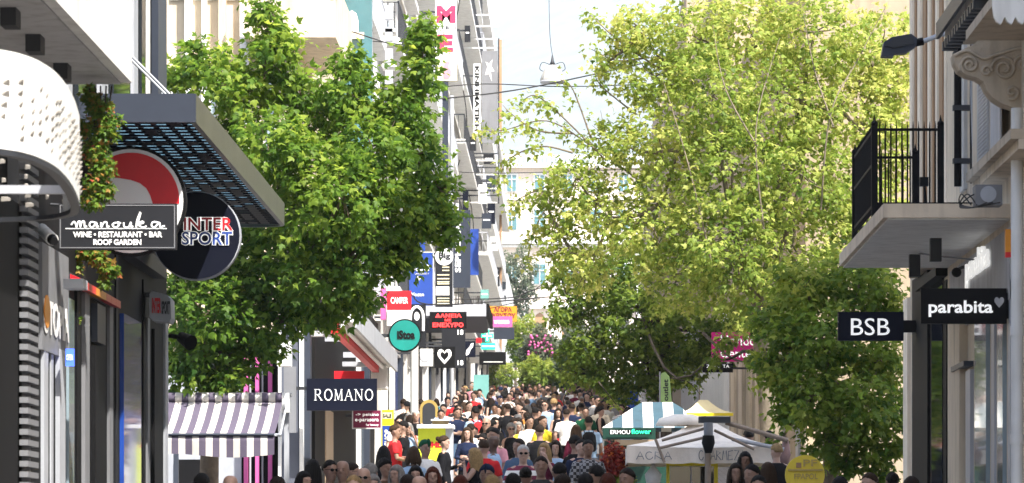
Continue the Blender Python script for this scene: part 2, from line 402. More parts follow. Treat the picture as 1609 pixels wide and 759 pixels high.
# columns of small wedge openings
mb = MB(); L = 0; nxt = .1
for i in range(len(plan)-1):
    a = Vector(plan[i]); b = Vector(plan[i+1]); seg = (b-a).length; d = (b-a)/max(seg, 1e-6); nn = Vector((d.y, -d.x))
    while L + seg > nxt:
        p = a + d*(nxt-L); k = int(nxt/.19)
        for r in range(18):
            z = ztop - .16 - r*.067 - (.02 if k % 2 else 0)
            if z < ztop-hgt+.08 or random.random() < .12: continue
            wd = .026*(1 + .5*math.sin(r*.9+k)); q = p + d*(.016*math.sin(r*1.1+k*2))
            A = q - d*wd + nn*.004; Bq = q + d*wd + nn*.004; o = q + nn*.022
            mb.add([(A.x, A.y, z), (Bq.x, Bq.y, z+.012), (Bq.x, Bq.y, z-.022), (A.x, A.y, z-.018), (o.x, o.y, z+.012)], [(0,3,2,1),(0,1,4),(1,2,4),(2,3,4),(3,0,4)])
        nxt += .19
    L += seg
part('pierced_openings', mb, M['recess'], t, kind='stuff')
mb = MB(); mb.box(-8, PX(104, 236), DY(236), DY(236)+.06, PZ(304, 236), PZ(291, 236)); part('tie_bar', mb, M['lgrey'], t)
mb = MB().box(-8, -4.5, 26.2, ye+1.1, ztop-hgt+.12, ztop-hgt+.2); part('floor_slab', mb, M['dgrey'], t)

# --------------------------------------------- charcoal hanging name board
S = 158.
t = thing('hanging_sign', 'charcoal restaurant sign with white handwritten word, below a green creeper', 'sign', P(184, 356, S))
mb = MB().pbox(92, 320, 277, 392, S, .10); part('panel', mb, M['charcoal'], t)
mb = MB()
for a, b, c, d in ((94, 322, 275, 323.5), (94, 388.5, 275, 390), (94, 323.5, 95.5, 388.5), (273.5, 323.5, 275, 388.5)): mb.pbox(a, b, c, d, S, -.006)
part('border', mb, M['grey'], t)
def L(x, pts): return smooth([(x + a, b) for a, b in pts], 4)
ln = [L(0, [(0,.28),(.03,.5),(.05,.25),(.055,.1),(.07,.45),(.09,.5),(.095,.1),(.11,.45),(.135,.5),(.14,.12),(.165,.2)]),
      L(.19, [(.07,.42),(.02,.48),(0,.25),(.03,.1),(.075,.42),(.075,.12),(.10,.2)]),
      L(.31, [(0,.45),(.005,.1),(.03,.42),(.06,.45),(.065,.12),(.09,.2)]),
      L(.43, [(.04,.45),(0,.3),(.03,.1),(.07,.25),(.05,.45),(.09,.38)]),
      L(.55, [(0,.45),(.005,.14),(.05,.12),(.075,.45),(.075,.12),(.10,.2)]),
      L(.68, [(0,.1),(.01,.6),(.045,1.15),(.03,.7),(.0,.15)]), L(.68, [(.005,.3),(.06,.5),(.075,.42),(.02,.3),(.07,.1),(.11,.2)]),
      L(.84, [(.08,.42),(.02,.48),(0,.25),(.03,.1),(.085,.42),(.09,.12),(.14,.22)])]
strokes(ln, 112, 337, 262, 360, S, .0085, M['ledwhite'], t)
mb = MB(); mb.pbox(103, 358.6, 262, 359.8, S, -.006); part('underline', mb, M['ledwhite'], t)
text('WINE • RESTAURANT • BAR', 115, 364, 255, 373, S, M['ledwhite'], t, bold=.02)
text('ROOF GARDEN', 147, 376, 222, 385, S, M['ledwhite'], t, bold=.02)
mb = MB().tube([P(100, 322, S)+Vector((0,.05,0)), P(60, 318, S)+Vector((-.1,.05,0))], .015); mb.tube([P(100, 380, S)+Vector((0,.05,0)), P(60, 380, S)+Vector((-.1,.05,0))], .015)
part('bracket', mb, M['dgrey'], t)

# --------------------------------------------- round red and white sign
S = 146; r = 87/S; c = P(206, 316, S)
t = thing('round_sign', 'large round red and white projecting sign with a black rim', 'sign', c)
mb = MB().disc(c + Vector((0, .012, 0)), r, .10); part('rim', mb, M['black'], t)
mb = MB().disc(c, r-.035, .05); part('face', mb, M['white_clean'], t)
pts = [(206+76*math.cos(math.radians(a)), 316-76*math.sin(math.radians(a))) for a in range(100, 1, -6)]
pts += [(282, 320), (240, 320), (236, 307), (230, 296), (220, 288), (206, 283), (190, 280), (165, 278), (150, 276), (140, 268), (150, 262)]
pts2 = [(206+76*math.cos(math.radians(a)), 316-76*math.sin(math.radians(a))) for a in range(145, 100, -6)]
mb = MB().prism(pxpoly(pts2 + pts, S, .008), (0, .006, 0)); part('red_arc', mb, M['red'], t)
pts = [(206+76*math.cos(math.radians(a)), 316-76*math.sin(math.radians(a))) for a in range(215, 330, 6)]
mb = MB().prism(pxpoly(pts + [(262, 372), (200, 378), (150, 370)], S, .008), (0, .006, 0)); part('red_arc', mb, M['red'], t)
mb = MB().box(XL, c.x-r+.1, c.y+.08, c.y+.14, c.z-.04, c.z+.04); part('bracket', mb, M['dgrey'], t)

# --------------------------------------------- navy round sports shop sign
S = 132; r = 70/S; c = P(308, 370, S)
t = thing('round_sign', 'navy round projecting sign with red and blue block lettering under the black canopy', 'sign', c)
mb = MB().disc(c + Vector((0, .014, 0)), r, .18); part('rim', mb, M['lgrey'], t)
mb = MB().disc(c, r-.012, .05); part('face', mb, M['navy'], t)
for wd, x0, y0, x1, y1, cm in (('INTER', 289, 342, 366, 362, 'red'), ('SPORT', 286, 364, 365, 385, 'blue')):
    text(wd, x0-1, y0-.8, x1+1, y1+.8, S, M['ledwhite'], t, bold=.07, off=.004, name='letter_outline')
    text(wd, x0, y0, x1, y1, S, M[cm], t, bold=.015, off=.012)
mb = MB().box(XL, c.x-r+.1, c.y+.06, c.y+.12, c.z-.04, c.z+.04); part('bracket', mb, M['dgrey'], t)

# --------------------------------------------- big dark canopy with pierced underside
t = thing('street_canopy', 'long charcoal box canopy with lattice underside projecting from the left facade', 'canopy', P(310, 250, 135))
s0, s1 = 150, 114; X1 = -3.95; y0, y1 = DY(s0), DY(s1); z1 = PZ(147, s0); zb = PZ(192, s0)
mb = MB().box(XL+.02, X1, y0, y0+.06, zb, z1); part('front_fascia', mb, M['slate'], t)
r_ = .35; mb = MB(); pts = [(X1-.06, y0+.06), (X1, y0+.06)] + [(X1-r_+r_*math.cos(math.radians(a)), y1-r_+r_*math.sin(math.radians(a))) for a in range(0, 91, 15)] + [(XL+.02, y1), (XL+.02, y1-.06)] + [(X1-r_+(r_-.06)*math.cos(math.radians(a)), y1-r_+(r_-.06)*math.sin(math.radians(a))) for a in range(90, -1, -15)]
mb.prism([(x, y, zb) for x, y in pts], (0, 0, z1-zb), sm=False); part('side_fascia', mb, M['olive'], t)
mb = MB().box(XL+.02, X1-.06, y0+.06, y1-.06, z1-.05, z1-.02); part('added_sky_sheet', mb, M['skysheet'], t)  # added sheet that makes the lattice holes look bright
nb = 40
cross = long_ = None
for i in range(nb+1):
    y = y0 + .3 + (y1-y0-.7)*i/nb
    if cross is None:
        cross = part('lattice_bar', MB().box(XL+.02, X1-.06, y, y+.10, zb+.02, zb+.035), M['navy'], t); yc = y
    else:
        o = cross.copy(); C.objects.link(o); o.parent = t; o.location = (0, y-yc, 0)
for i in range(7):
    x = XL + .05 + (X1-XL-.25)*i/6
    if long_ is None: long_ = part('lattice_rail', MB().box(x, x+.05, y0+.06, y1-.1, zb+.036, zb+.05), M['navy'], t); xc = x
    else: o = long_.copy(); C.objects.link(o); o.parent = t; o.location = (x-xc, 0, 0)
mb = MB()
rr = random.Random(3)
for i in range(nb):       # blank infill plates, denser towards the far end
    for k in range(6):
        if rr.random() < .16 + .62*(i/nb)**1.1 + (.22 if k == 5 else 0):
            y = y0 + .3 + (y1-y0-.7)*i/nb + .10; x = XL + .10 + (X1-XL-.25)*k/6
            mb.box(x, x+(X1-XL-.25)/6-.05, y, y+(y1-y0-.7)/nb-.10, zb+.021, zb+.034)
part('infill_plates', mb, M['navy'], t, kind='stuff')
for i in range(4):
    y = y0 + 2 + i*3.2
    mb = MB().tube([(XL, y, z1+1.0), (X1-.25, y, z1)], .014); part('tie_rod', mb, M['lgrey'], t)

# --------------------------------------------- small lightbox sign + camera
t = thing('lightbox_sign', 'small rounded white lightbox with red and grey letters on the dark left facade', 'sign', P(252, 481, 124))
zc = PZ(482, 124); S = 130.
part('box', MB().prism(pxpoly([(235, 462), (238, 457), (262, 463), (268, 470), (269, 500), (266, 506), (240, 504), (235, 498)], S, 0), (0, .5, 0)), M['lgrey'], t)
text('INTER', 239, 468, 253, 492, S, M['red'], t, bold=.04); text('SPORT', 254, 473, 267, 494, S, M['dgrey'], t, bold=.04)
part('bracket', MB().box(XL, PX(236, S), DY(S)+.1, DY(S)+.16, zc-.03, zc+.03), M['dgrey'], t)
t = thing('flood_light', 'black round spotlight on the dark wall under the small white lightbox', 'lamp', P(270, 530, 123))
y = DY(123)-.1
mb = MB().tube([(XL+.05, y, PZ(528, 123)), (XL+.25, y-.05, PZ(532, 123))], .03); part('arm', mb, M['black'], t)
mb = MB().tube([(XL+.2, y+.05, PZ(530, 123)), (XL+.34, y-.12, PZ(540, 123))], [.07, .10], 12); part('lamp_head', mb, M['black'], t)
t = thing('security_camera', 'white bullet camera beside the charcoal restaurant sign', 'camera', P(72, 372, 165))
a = P(66, 360, 165); b = P(82, 376, 168)
mb = MB().tube([a, b], [.055, .06], 12); part('housing', mb, M['white'], t)
mb = MB().tube([b, b+(b-a)*.18], [.05, .04], 12); part('lens', mb, M['black'], t)
mb = MB().tube([a, a+Vector((-.25, .1, .05))], .02); part('arm', mb, M['lgrey'], t)
# ================================================================ RIGHT NEAR BUILDING
Yr0, Yr1 = 18.0, YR(1430)
B = thing('corner_building', 'cream building at the right edge with fluted pilasters, gabled window and black shopfronts', 'building', (XR, 50, gz(50)))
part('wall', MB().box(XR, 18, 31.2, 44, -1, 26.5), M['creampale'], B); part('wall', MB().box(XR, 18, 44.01, Yr1, -1, 26.8), M['creampale'], B); part('wall', MB().box(XR, 18, Yr0, 31.19, -1, 20.5), M['creampale'], B)  # wall heights out of view, stepped to shape the shade across the street
def rstrip(name, px0, px1, top, bot, m, d=.12, parent=None, label=None, X=XR):
    """px0 < px1: right is nearer"""
    y0 = YR(px1, X); d = min(d, .45*(px1-px0)*y0/F); y1 = YR(px0, X-d); sm = F/((y0+y1)/2)
    mb = MB().box(X-d, X, y0, y1, PZ(bot, sm), PZ(top, sm)); return part(name, mb, m, parent or B, label)
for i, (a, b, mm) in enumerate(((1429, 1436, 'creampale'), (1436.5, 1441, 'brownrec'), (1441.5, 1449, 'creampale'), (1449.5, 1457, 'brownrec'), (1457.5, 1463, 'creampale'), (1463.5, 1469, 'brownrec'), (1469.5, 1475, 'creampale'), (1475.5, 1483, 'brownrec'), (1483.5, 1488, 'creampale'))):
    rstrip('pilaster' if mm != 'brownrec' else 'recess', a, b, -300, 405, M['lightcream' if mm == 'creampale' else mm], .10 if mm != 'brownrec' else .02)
rstrip('string_course', 1428, 1478, 402, 425, M['creampale'], .16)
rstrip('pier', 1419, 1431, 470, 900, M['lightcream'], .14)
# shopfront of the black framed shop
rstrip('shopfront', 1433, 1463, 432, 900, M['black'], .05); rstrip('shopfront', 1463.5, 1484, 432, 900, M['glass'], .03)
for a, b in ((1433, 1438), (1448, 1453), (1462, 1466), (1484, 1489)): rstrip('door_frame', a, b, 440, 900, M['black'], .14)
o = rstrip('door_frame', 1438, 1489, 432, 446, M['black'], .15)
# dark downpipe + cables between the two facades
t = thing('downpipe', 'black downpipe running down the cream facade right of the fluted pilasters', 'pipe', P(1497, 300, 127))
y = YR(1497, XR-.2); mb = MB().tube([(XR-.14, y, PZ(-300, 127)), (XR-.14, y, PZ(318, 127))], .045, 10); part('pipe', mb, M['black'], t)
for py in (40, 120, 200, 280):
    mb = MB().box(XR-.2, XR, y-.06, y+.06, PZ(py, 127)-.03, PZ(py, 127)+.03); part('clip', mb, M['dgrey'], t)
o = part('cable', MB().tube([(XR-.03, y-.5, PZ(100, 128)), (XR-.04, y-.55, PZ(200, 128)), (XR-.03, y-.5, PZ(315, 128))], .012), M['wire'], t)
o = part('cable', MB().tube([(XR-.03, y-.8, PZ(60, 128)), (XR-.05, y-.75, PZ(180, 128)), (XR-.03, y-.85, PZ(315, 128))], .012), M['lgrey'], t)
# first floor wall: shuttered window with sloping pediment
zz = lambda py, s=136: PZ(py, s)
fr = rstrip('window', 1528, 1578, 100, 262, M['creampale'], .10)
def rsub(name, px0, px1, top, bot, m, d0, d1, par):
    y0 = YR(px1, XR-d1); y1 = YR(px0, XR-d1); sm = F/((y0+y1)/2)
    return part(name, MB().box(XR-d1, XR-d0, y0, y1, PZ(bot, sm), PZ(top, sm)), m, par)
rsub('shutter', 1535, 1552, 110, 250, M['greyslab'], .10, .12, fr); rsub('shutter', 1556, 1571, 110, 240, M['greyslab'], .10, .12, fr)
for i in range(22):
    rsub('slat', 1536, 1551, 114+i*6.2, 116.5+i*6.2, M['lgrey'], .12, .128, fr)
rstrip('pilaster', 1508, 1520, 60, 300, M['offwhite'], .09)
yA, yB = YR(1588, XR-.3), YR(1518, XR-.3)
mb = MB(); za = PZ(218, F/yA); zb = PZ(287, F/yB)
mb.prism([(XR-.30, yA, za), (XR-.30, yB, zb), (XR-.30, yB, zb+.10), (XR-.30, yA, za+.10)], (.30, 0, 0)); part('cornice', mb, M['stone'], B)
mb = MB().prism([(XR-.22, yA, za-.10), (XR-.22, yB, zb-.10), (XR-.22, yB, zb-.002), (XR-.22, yA, za-.002)], (.22, 0, 0)); part('cornice', mb, M['creampale'], B)
# ground floor: pale columns and reflecting glass of the second shop
rstrip('wall_panel', 1492, 1520, 505, 900, M['creampale'], .10)
rstrip('poster', 1494, 1516, 500, 570, M['cream'], .13, label='beige beauty poster')
rstrip('awning_box', 1494, 1530, 572, 580, M['slate'], .2)
for a, b in ((1503, 1512), (1517, 1530), (1557, 1566), (1583, 1590)): rstrip('column', a, b, 582 if a < 1520 else 440, 900, M['lgrey'] if a != 1503 else M['white'], .17)
for a, b in ((1531, 1556), (1567, 1582)): rstrip('window', a, b, 500, 900, M['pglass'], .05)
rstrip('fascia', 1492, 1590, 395, 500, M['greyslab'], .03)
text('parabita', 0,0,0,0,0, M['ledwhite'], B, org=(XR-.04, YR(1526, XR), PZ(452, 134)), ax=((0, YR(1562, XR)-YR(1526, XR), 0), (0, 0, .38), (-1, 0, 0)), bold=.03, depth=.03)
rstrip('letter_backing', 1560, 1569, 388, 450, M['black'], .05)
# balcony
t = thing('balcony', 'concrete balcony with black iron railing and spikes jutting out on the right', 'balcony', P(1450, 360, 140))
s0 = 146.; zt = PZ(325, s0); xo = PX(1395, s0); y0 = DY(s0); y1 = F*xo/(1325-CX)
mb = MB().box(xo, XR, y0, y1, zt-.14, zt); part('slab', mb, M['white'], t)
mb = MB().box(xo-.05, XR, y0-.05, y0-.002, zt-.12, zt+.03); part('edge_strip', mb, M['creampale'], t)
mb = MB().box(xo-.05, xo-.002, y0, y1, zt-.12, zt+.03); part('edge_strip', mb, M['creampale'], t)
xr = xo+.02; yr0 = F/139.; yr1 = F/130.; zr = PZ(203, 139.); zb = zt+.14
rail = []
def bar(a, b, r=.014, n=5): return MB().tube([a, b], r, n)
xin = PX(1478, 139.)
for (x, y) in ((xr, yr0), (xin, yr0), (xr, yr1), (PX(1438, 130.), yr1)):
    mb = MB().box(x-.035, x+.035, y-.035, y+.035, zt, zr+.04); mb.ball((x, y, zr+.06), .04, 8); mb.tube([(x, y, zr+.08), (x, y, zr+.16)], [.02, .003], 6); part('post', mb, M['black'], t)
for z in (zr-.02, zb+.06):
    part('rail', MB().box(xr, xin, yr0-.015, yr0+.015, z, z+.03), M['black'], t); part('rail', MB().box(xr, PX(1438, 130.), yr1-.015, yr1+.015, z, z+.03), M['black'], t)
for z in (zr-.02, zb+.06, zr-.4): part('rail', MB().box(xr-.015, xr+.015, yr0, yr1, z, z+.03), M['black'], t)
mb = MB().box(xr-.02, XR-.1, yr0-.03, yr0+.03, zt+.10, zt+.24); part('kick_plate', mb, M['black'], t)
def bars(n, f):
    p = None
    for i in range(n):
        a = f(i)
        if p is None:
            mb = MB().tube([(a[0], a[1], zb), (a[0], a[1], zr)], .011, 5); mb.tube([(a[0], a[1], zr), (a[0], a[1], zr+.09)], [.010, .002], 5)
            p = part('baluster', mb, M['black'], t); a0 = a
        else: o = p.copy(); C.objects.link(o); o.parent = t; o.location = (a[0]-a0[0], a[1]-a0[1], 0)
bars(11, lambda i: (xr+.06+(xin-xr-.12)*i/10, yr0)); bars(34, lambda i: (xr, yr0+.1+(yr1-yr0-.2)*i/33)); bars(8, lambda i: (xr+.06+(PX(1438, 130.)-xr-.12)*i/7, yr1))
mb = MB().box(xr+.02, xr+.03, yr0+.06, yr1-.06, zb+.1, zr-.05); part('mesh_screen', mb, M['dgrey'], t)
for px, py0, py1, s in ((1470, 370, 411, 138), (1437, 396, 435, 131)):
    x, y = PX(px, s), DY(s); mb = MB().box(x-.065, x+.065, y-.065, y+.065, PZ(py1, s), zt-.14); part('downlight', mb, M['dgrey'], t)
mb = MB().tube([P(1440, 400, 131)+Vector((0,0,.02)), P(1470, 402, 135), P(1530, 408, 139)], .01); part('conduit', mb, M['grey'], t)
# boxes on the balcony
t = thing('air_conditioner', 'dusty air conditioner unit standing on the right balcony with trailing cables', 'air conditioner', P(1552, 320, 149))
mb = MB().pbox(1533, 290, 1575, 322, 149, .35); part('casing', mb, M['grey'], t)
mb = MB().disc(P(1553, 305, 149)+Vector((0,-.012,0)), .085, .012, 20); part('fan_grille', mb, M['lgrey'], t)
for off in (0, 12, -9):
    mb = MB().tube(smooth([P(1535+off, 322, 149), P(1520+off, 305, 148.5), P(1508, 322+off*.2, 148), P(1530, 326, 149.3), P(1560+off, 318, 149.5)], 5), .008, 5); part('cable', mb, M['wire'], t)
t = thing('flood_light', 'small black floodlight clamped to the inner post of the right balcony', 'lamp', P(1453, 290, 143))
mb = MB().pbox(1446, 278, 1459, 292, 143, .1); part('lamp_head', mb, M['black'], t)
mb = MB().tube([P(1453, 291, 143)+Vector((0,.05,0)), P(1456, 322, 143)+Vector((0,.05,0))], .015); part('arm', mb, M['black'], t)
# ornate upper balcony with scroll bracket
t = thing('ornate_balcony', 'old carved stone balcony with scroll bracket in the top right corner', 'balcony', P(1560, 60, 152))
s0 = 158.; zt = PZ(40, s0); xo = PX(1500, s0)
y0 = DY(s0); y1 = F*xo/(1481-CX)+.2
sc = 150.; yb = DY(sc)
prof = [(1498, 85), (1500, 97), (1507, 110), (1520, 118), (1536, 122), (1545, 128), (1550, 140), (1560, 153), (1575, 163), (1595, 169), (1640, 172), (1660, 172), (1660, 60), (1540, 60), (1530, 70), (1512, 78)]
mb = MB().prism([(PX(a, sc), yb, PZ(b, sc)) for a, b in prof], (0, .38, 0)); part('bracket', mb, M['stone'], t)
def spiral(cx, cy, r, turns, a0, sgn=1):
    return [(cx + r*(1-.8*i/40)*math.cos(a0+sgn*turns*2*math.pi*i/40), cy + r*(1-.8*i/40)*math.sin(a0+sgn*turns*2*math.pi*i/40)) for i in range(41)]
for (cx_, cy_, rr_, tn, a0, sg) in ((1524, 102, 15, 1.7, 2.2, 1), (1578, 108, 20, 1.8, 3.3, 1), (1550, 112, 9, 1.3, 0, -1), (1608, 100, 14, 1.5, 3, 1), (1590, 145, 12, 1.2, 2, -1)):
    mb = MB().tube([(PX(a, sc), yb-.01, PZ(b, sc)) for a, b in spiral(cx_, cy_, rr_, tn, a0, sg)], .018, 6); part('scroll', mb, M['stone'], t)
mb = MB().tube([(PX(a, sc), yb-.01, PZ(b, sc)) for a, b in smooth([(1500, 88), (1520, 80), (1545, 92), (1560, 88), (1600, 76), (1640, 76)], 5)], .02, 6); part('scroll', mb, M['stone'], t)
ysl = YR(1481, XR-.02)
# slab with dentils whose street edge recedes
xe = PX(1487, 140.); mb = MB()
zs = PZ(75, 140.)
mb.box(xe, XR+.0, yb-.6, DY(140)+.2, zs+.06, zs+.26); part('slab', mb, M['stone'], t)
mb = MB().box(xe-.06, XR, yb-1.4, yb-.602, zs+.1, zs+.28); part('slab', mb, M['offwhite'], t)
d0 = None
for i in range(13):
    y = yb-.55 + i*.30
    if y > DY(140)+.1: break
    if d0 is None: d0 = part('dentil', MB().box(xe-.05, xe+.12, y, y+.14, zs-.04, zs+.055), M['dgrey'], t); yd = y
    else: o = d0.copy(); C.objects.link(o); o.parent = t; o.location = (0, y-yd, 0)
mb = MB().box(xe-.1, xe-.062, yb-.6, DY(140)+.2, zs+.12, zs+.30); part('edge_iron', mb, M['dgrey'], t)
# scalloped white valance ledge
pts = [(1560, -40)] + [(1560, 10)] + sum([[(1562+i*17, 26), (1566+i*17, 34), (1573+i*17, 38), (1577+i*17, 30)] for i in range(4)], []) + [(1640, 10), (1640, -40)]
mb = MB().prism([(PX(a, 163.), DY(163.), PZ(b, 163.)) for a, b in pts], (0, .08, 0)); part('scalloped_ledge', mb, M['white'], t)
mb = MB().box(PX(1562, 163.), XR, DY(163.)+.081, yb-.605, PZ(5, 163.), PZ(5, 163.)+.1); part('slab', mb, M['stone'], t)
# lamp on arm
t = thing('wall_lamp', 'black streetlamp head on a grey arm reaching over the right balcony', 'lamp', P(1430, 70, 135))
sc = 136.
pts = [(1385, 88), (1389, 66), (1402, 58), (1432, 53), (1441, 60), (1440, 72), (1424, 83), (1405, 84), (1404, 89)]
mb = MB().prism([(PX(a, sc), DY(sc), PZ(b, sc)) for a, b in pts], (0, .22, 0)); part('lamp_head', mb, M['slate'], t)
mb = MB().prism([(PX(a, sc), DY(sc)-.03, PZ(b, sc)) for a, b in ((1390, 72), (1404, 62), (1432, 57), (1436, 68), (1405, 76))], (0, .03, 0)); part('lamp_visor', mb, M['dgrey'], t)
mb = MB().tube([P(1438, 66, sc)+Vector((0,.1,0)), P(1450, 64, sc)+Vector((0,.1,0)), P(1482, 52, sc)+Vector((0,.1,0)), Vector((XR, DY(sc)+.1, PZ(48, sc)))], .028, 8); part('arm', mb, M['lgrey'], t)
mb = MB().tube([P(1438, 66, sc)+Vector((0,.1,0)), P(1452, 63, sc)+Vector((0,.1,0))], .045, 8); part('collar', mb, M['black'], t)
# white drain pipe at right edge
t = thing('downpipe', 'thick white downpipe at the right edge beside the second shop front', 'pipe', P(1598, 500, 152))
x = PX(1598, 152.); y = DY(152.)
mb = MB().tube([(x, y, gz(y)), (x, y, PZ(170, 152.))], .062, 14); part('pipe', mb, M['white'], t)
for py in (240, 520, 690): part('collar', MB().tube([(x, y, PZ(py, 152.)-.05), (x, y, PZ(py, 152.)+.05)], .071, 14), M['white'], t)
# projecting signs
S = 116.
t = thing('projecting_sign', 'black hanging sign with three large white letters in front of the trees', 'sign', P(1368, 513, S))
mb = MB().pbox(1317, 490, 1420, 535, S, .14); part('panel', mb, M['navy'], t)
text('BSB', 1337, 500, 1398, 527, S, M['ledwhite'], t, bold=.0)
part('bracket', MB().box(PX(1420, S), XR, DY(S)+.04, DY(S)+.1, PZ(522, S), PZ(503, S)), M['black'], t)
S = 146.5
t = thing('projecting_sign', 'black hanging sign with rounded white word and small grey heart', 'sign', P(1515, 480, S))
mb = MB().pbox(1447, 453, 1582, 508, S, .16); part('panel', mb, M['black'], t)
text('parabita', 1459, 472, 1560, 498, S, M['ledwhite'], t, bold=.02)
hp = [(0, -1), (.55, -.45), (.95, .05), (1, .5), (.8, .85), (.5, .95), (.18, .8), (0, .5), (-.18, .8), (-.5, .95), (-.8, .85), (-1, .5), (-.95, .05), (-.55, -.45)]
mb = MB().prism([(PX(1570+a*7.5, S), DY(S)-.012, PZ(475-b*8.5, S)) for a, b in hp], (0, .012, 0)); part('heart', mb, M['greyslab'], t)
part('bracket', MB().box(PX(1582, S), XR+.02, DY(S)+.04, DY(S)+.12, PZ(500, S), PZ(460, S)), M['black'], t)
t = thing('security_camera', 'small black camera under the right balcony above the black sign', 'camera', P(1505, 430, 133))
part('housing', MB().ball(P(1503, 428, 133.), (.06, .08, .06), 10), M['black'], t)
part('arm', MB().tube([P(1503, 425, 133.), P(1512, 420, 133.), (XR, DY(133.), PZ(418, 133.))], .02), M['dgrey'], t)
t = thing('wall_box', 'small orange and red box on the wall beside the white downpipe', 'box', P(1583, 388, 150))
part('lower_half', MB().pbox(1580, 396, 1592, 404, 150., .1), M['red'], t); part('upper_half', MB().pbox(1580, 360, 1592, 396, 150., .1), M['orange'], t)

M['sandstone'] = mat('worn_sandstone_render', (.36,.29,.21), .85, stain=.35, bump=.15)
# ================================================================ SIDE STREET AND FAR BUILDINGS RIGHT
Yb0 = 88.
B = thing('street_building', 'pale commercial building behind the right trees with shop panels', 'building', (XR+.1, 150, gz(150)))
for ya, yb, hh_ in ((Yb0, 130, 13), (130.01, 180, 17), (180.01, 235, 19), (235.01, 300, 18)): part('wall', MB().box(XR+.1, 20, ya, yb, gz(ya)-1, gz(ya)+hh_), M['sandstone'], B)  # unseen roof heights stepped to let sun onto trees and crowd
XR2 = XR+.1
def r2(name, px0, px1, py0, py1, m, d, par=None, label=None):
    y0 = YR(px1, XR2); d = min(d, .45*(px1-px0)*y0/F); y1 = YR(px0, XR2-d); sm = F/((y0+y1)/2)
    return part(name, MB().box(XR2-d, XR2, y0, y1, PZ(py1, sm), PZ(py0, sm)), m, par or B, label)
for a, b, mm in ((1262, 1268, 'creampale'), (1250, 1258, 'lgrey'), (1212, 1234, 'offwhite'), (1196, 1211, 'bglass'), (1186, 1194, 'creampale'), (1172, 1182, 'cream'), (1160, 1170, 'creampale'), (1148, 1157, 'cream'), (1100, 1146, 'white'), (1070, 1098, 'greyslab')):
    r2('column' if 'cream' in mm else 'wall_panel', a, b, 560 if a > 1100 else 520, 760, M[mm], .12 if 'cream' in mm else .06)
o = text('BEAD', 0,0,0,0,0, M['black'], B, vertical='up', org=(XR2-.075, YR(1218, XR2-.08), PZ(722, 66.)), ax=((0, YR(1230, XR2-.08)-YR(1218, XR2-.08), 0), (0, 0, 1.0), (-1, 0, 0)), bold=.04)
# wall closing the side street, facing the camera
mb = MB().pbox(1285, 540, 1480, 560, 75.8, .1); part('string_course', mb, M['offwhite'], B)
w_ = part('garage_door', MB().pbox(1322, 738, 1372, 830, 75.9, .08), M['aqua'], B)
for k in range(6): part('slat', MB().pbox(1322, 740+k*9, 1372, 746+k*9, 76.0, .04), M['lgrey'], w_)
for k in range(3):
    w_ = part('window', MB().pbox(1290+k*45, 590, 1315+k*45, 640, 76., .08), M['white'], B)
    part('pane', MB().pbox(1293+k*45, 593, 1312+k*45, 637, 76.1, .03), M['glass'], w_)
S = 62.
t = thing('projecting_sign', 'magenta beauty shop sign with white serif words half hidden by leaves', 'sign', P(1160, 545, S))
part('panel', MB().pbox(1118, 522, 1203, 568, S, .15), M['magenta'], t)
text('Hondos', 1132, 527, 1196, 543, S, M['ledwhite'], t, bold=.01); text('Center', 1132, 548, 1188, 562, S, M['ledwhite'], t, bold=.01)
part('bracket', MB().box(PX(1200, S), XR2, DY(S)+.05, DY(S)+.1, PZ(550, S), PZ(545, S)), M['dgrey'], t)
t = thing('projecting_sign', 'low black sign with white letters just below the magenta sign', 'sign', P(1130, 577, 61))
part('panel', MB().pbox(1104, 571, 1152, 585, 61., .12), M['black'], t); text('ZAXO TA', 1110, 573, 1146, 578, 61., M['ledwhite'], t, bold=0)
part('bracket', MB().box(PX(1152, 61.), XR2, DY(61.)+.05, DY(61.)+.1, PZ(580, 61.), PZ(577, 61.)), M['dgrey'], t)
t = thing('projecting_sign', 'blue and white sign among the leaves left of the magenta sign', 'sign', P(1092, 555, 55))
part('panel', MB().pbox(1066, 537, 1118, 568, 55., .12), M['blue'], t); text('OPTIKA', 1072, 547, 1112, 557, 55., M['ledwhite'], t, bold=.02)
part('bracket', MB().box(PX(1118, 55.), XR2, DY(55.)+.05, DY(55.)+.1, PZ(552, 55.), PZ(549, 55.)), M['dgrey'], t)
t = thing('banner', 'pale green vertical street banner rising behind the striped kiosk', 'banner', P(1046, 620, 62))
pts = [(1037, 588), (1045, 584), (1052, 592), (1056, 634), (1038, 634)]
part('cloth', MB().prism([(PX(a, 62.), DY(62.), PZ(b, 62.)) for a, b in pts], (0, .02, 0)), M['ltgreen'], t)
text('outlet', 1042, 596, 1050, 630, 62., M['dgrey'], t, vertical='up', bold=.02)
part('pole', MB().tube([P(1037, 584, 62.), Vector((PX(1037, 62.), DY(62.), gz(DY(62.))))], .02), M['lgrey'], t)
M['bluegrey'] = mat('blue_grey_metal', (.10,.11,.14), .5, .1, stain=.2)
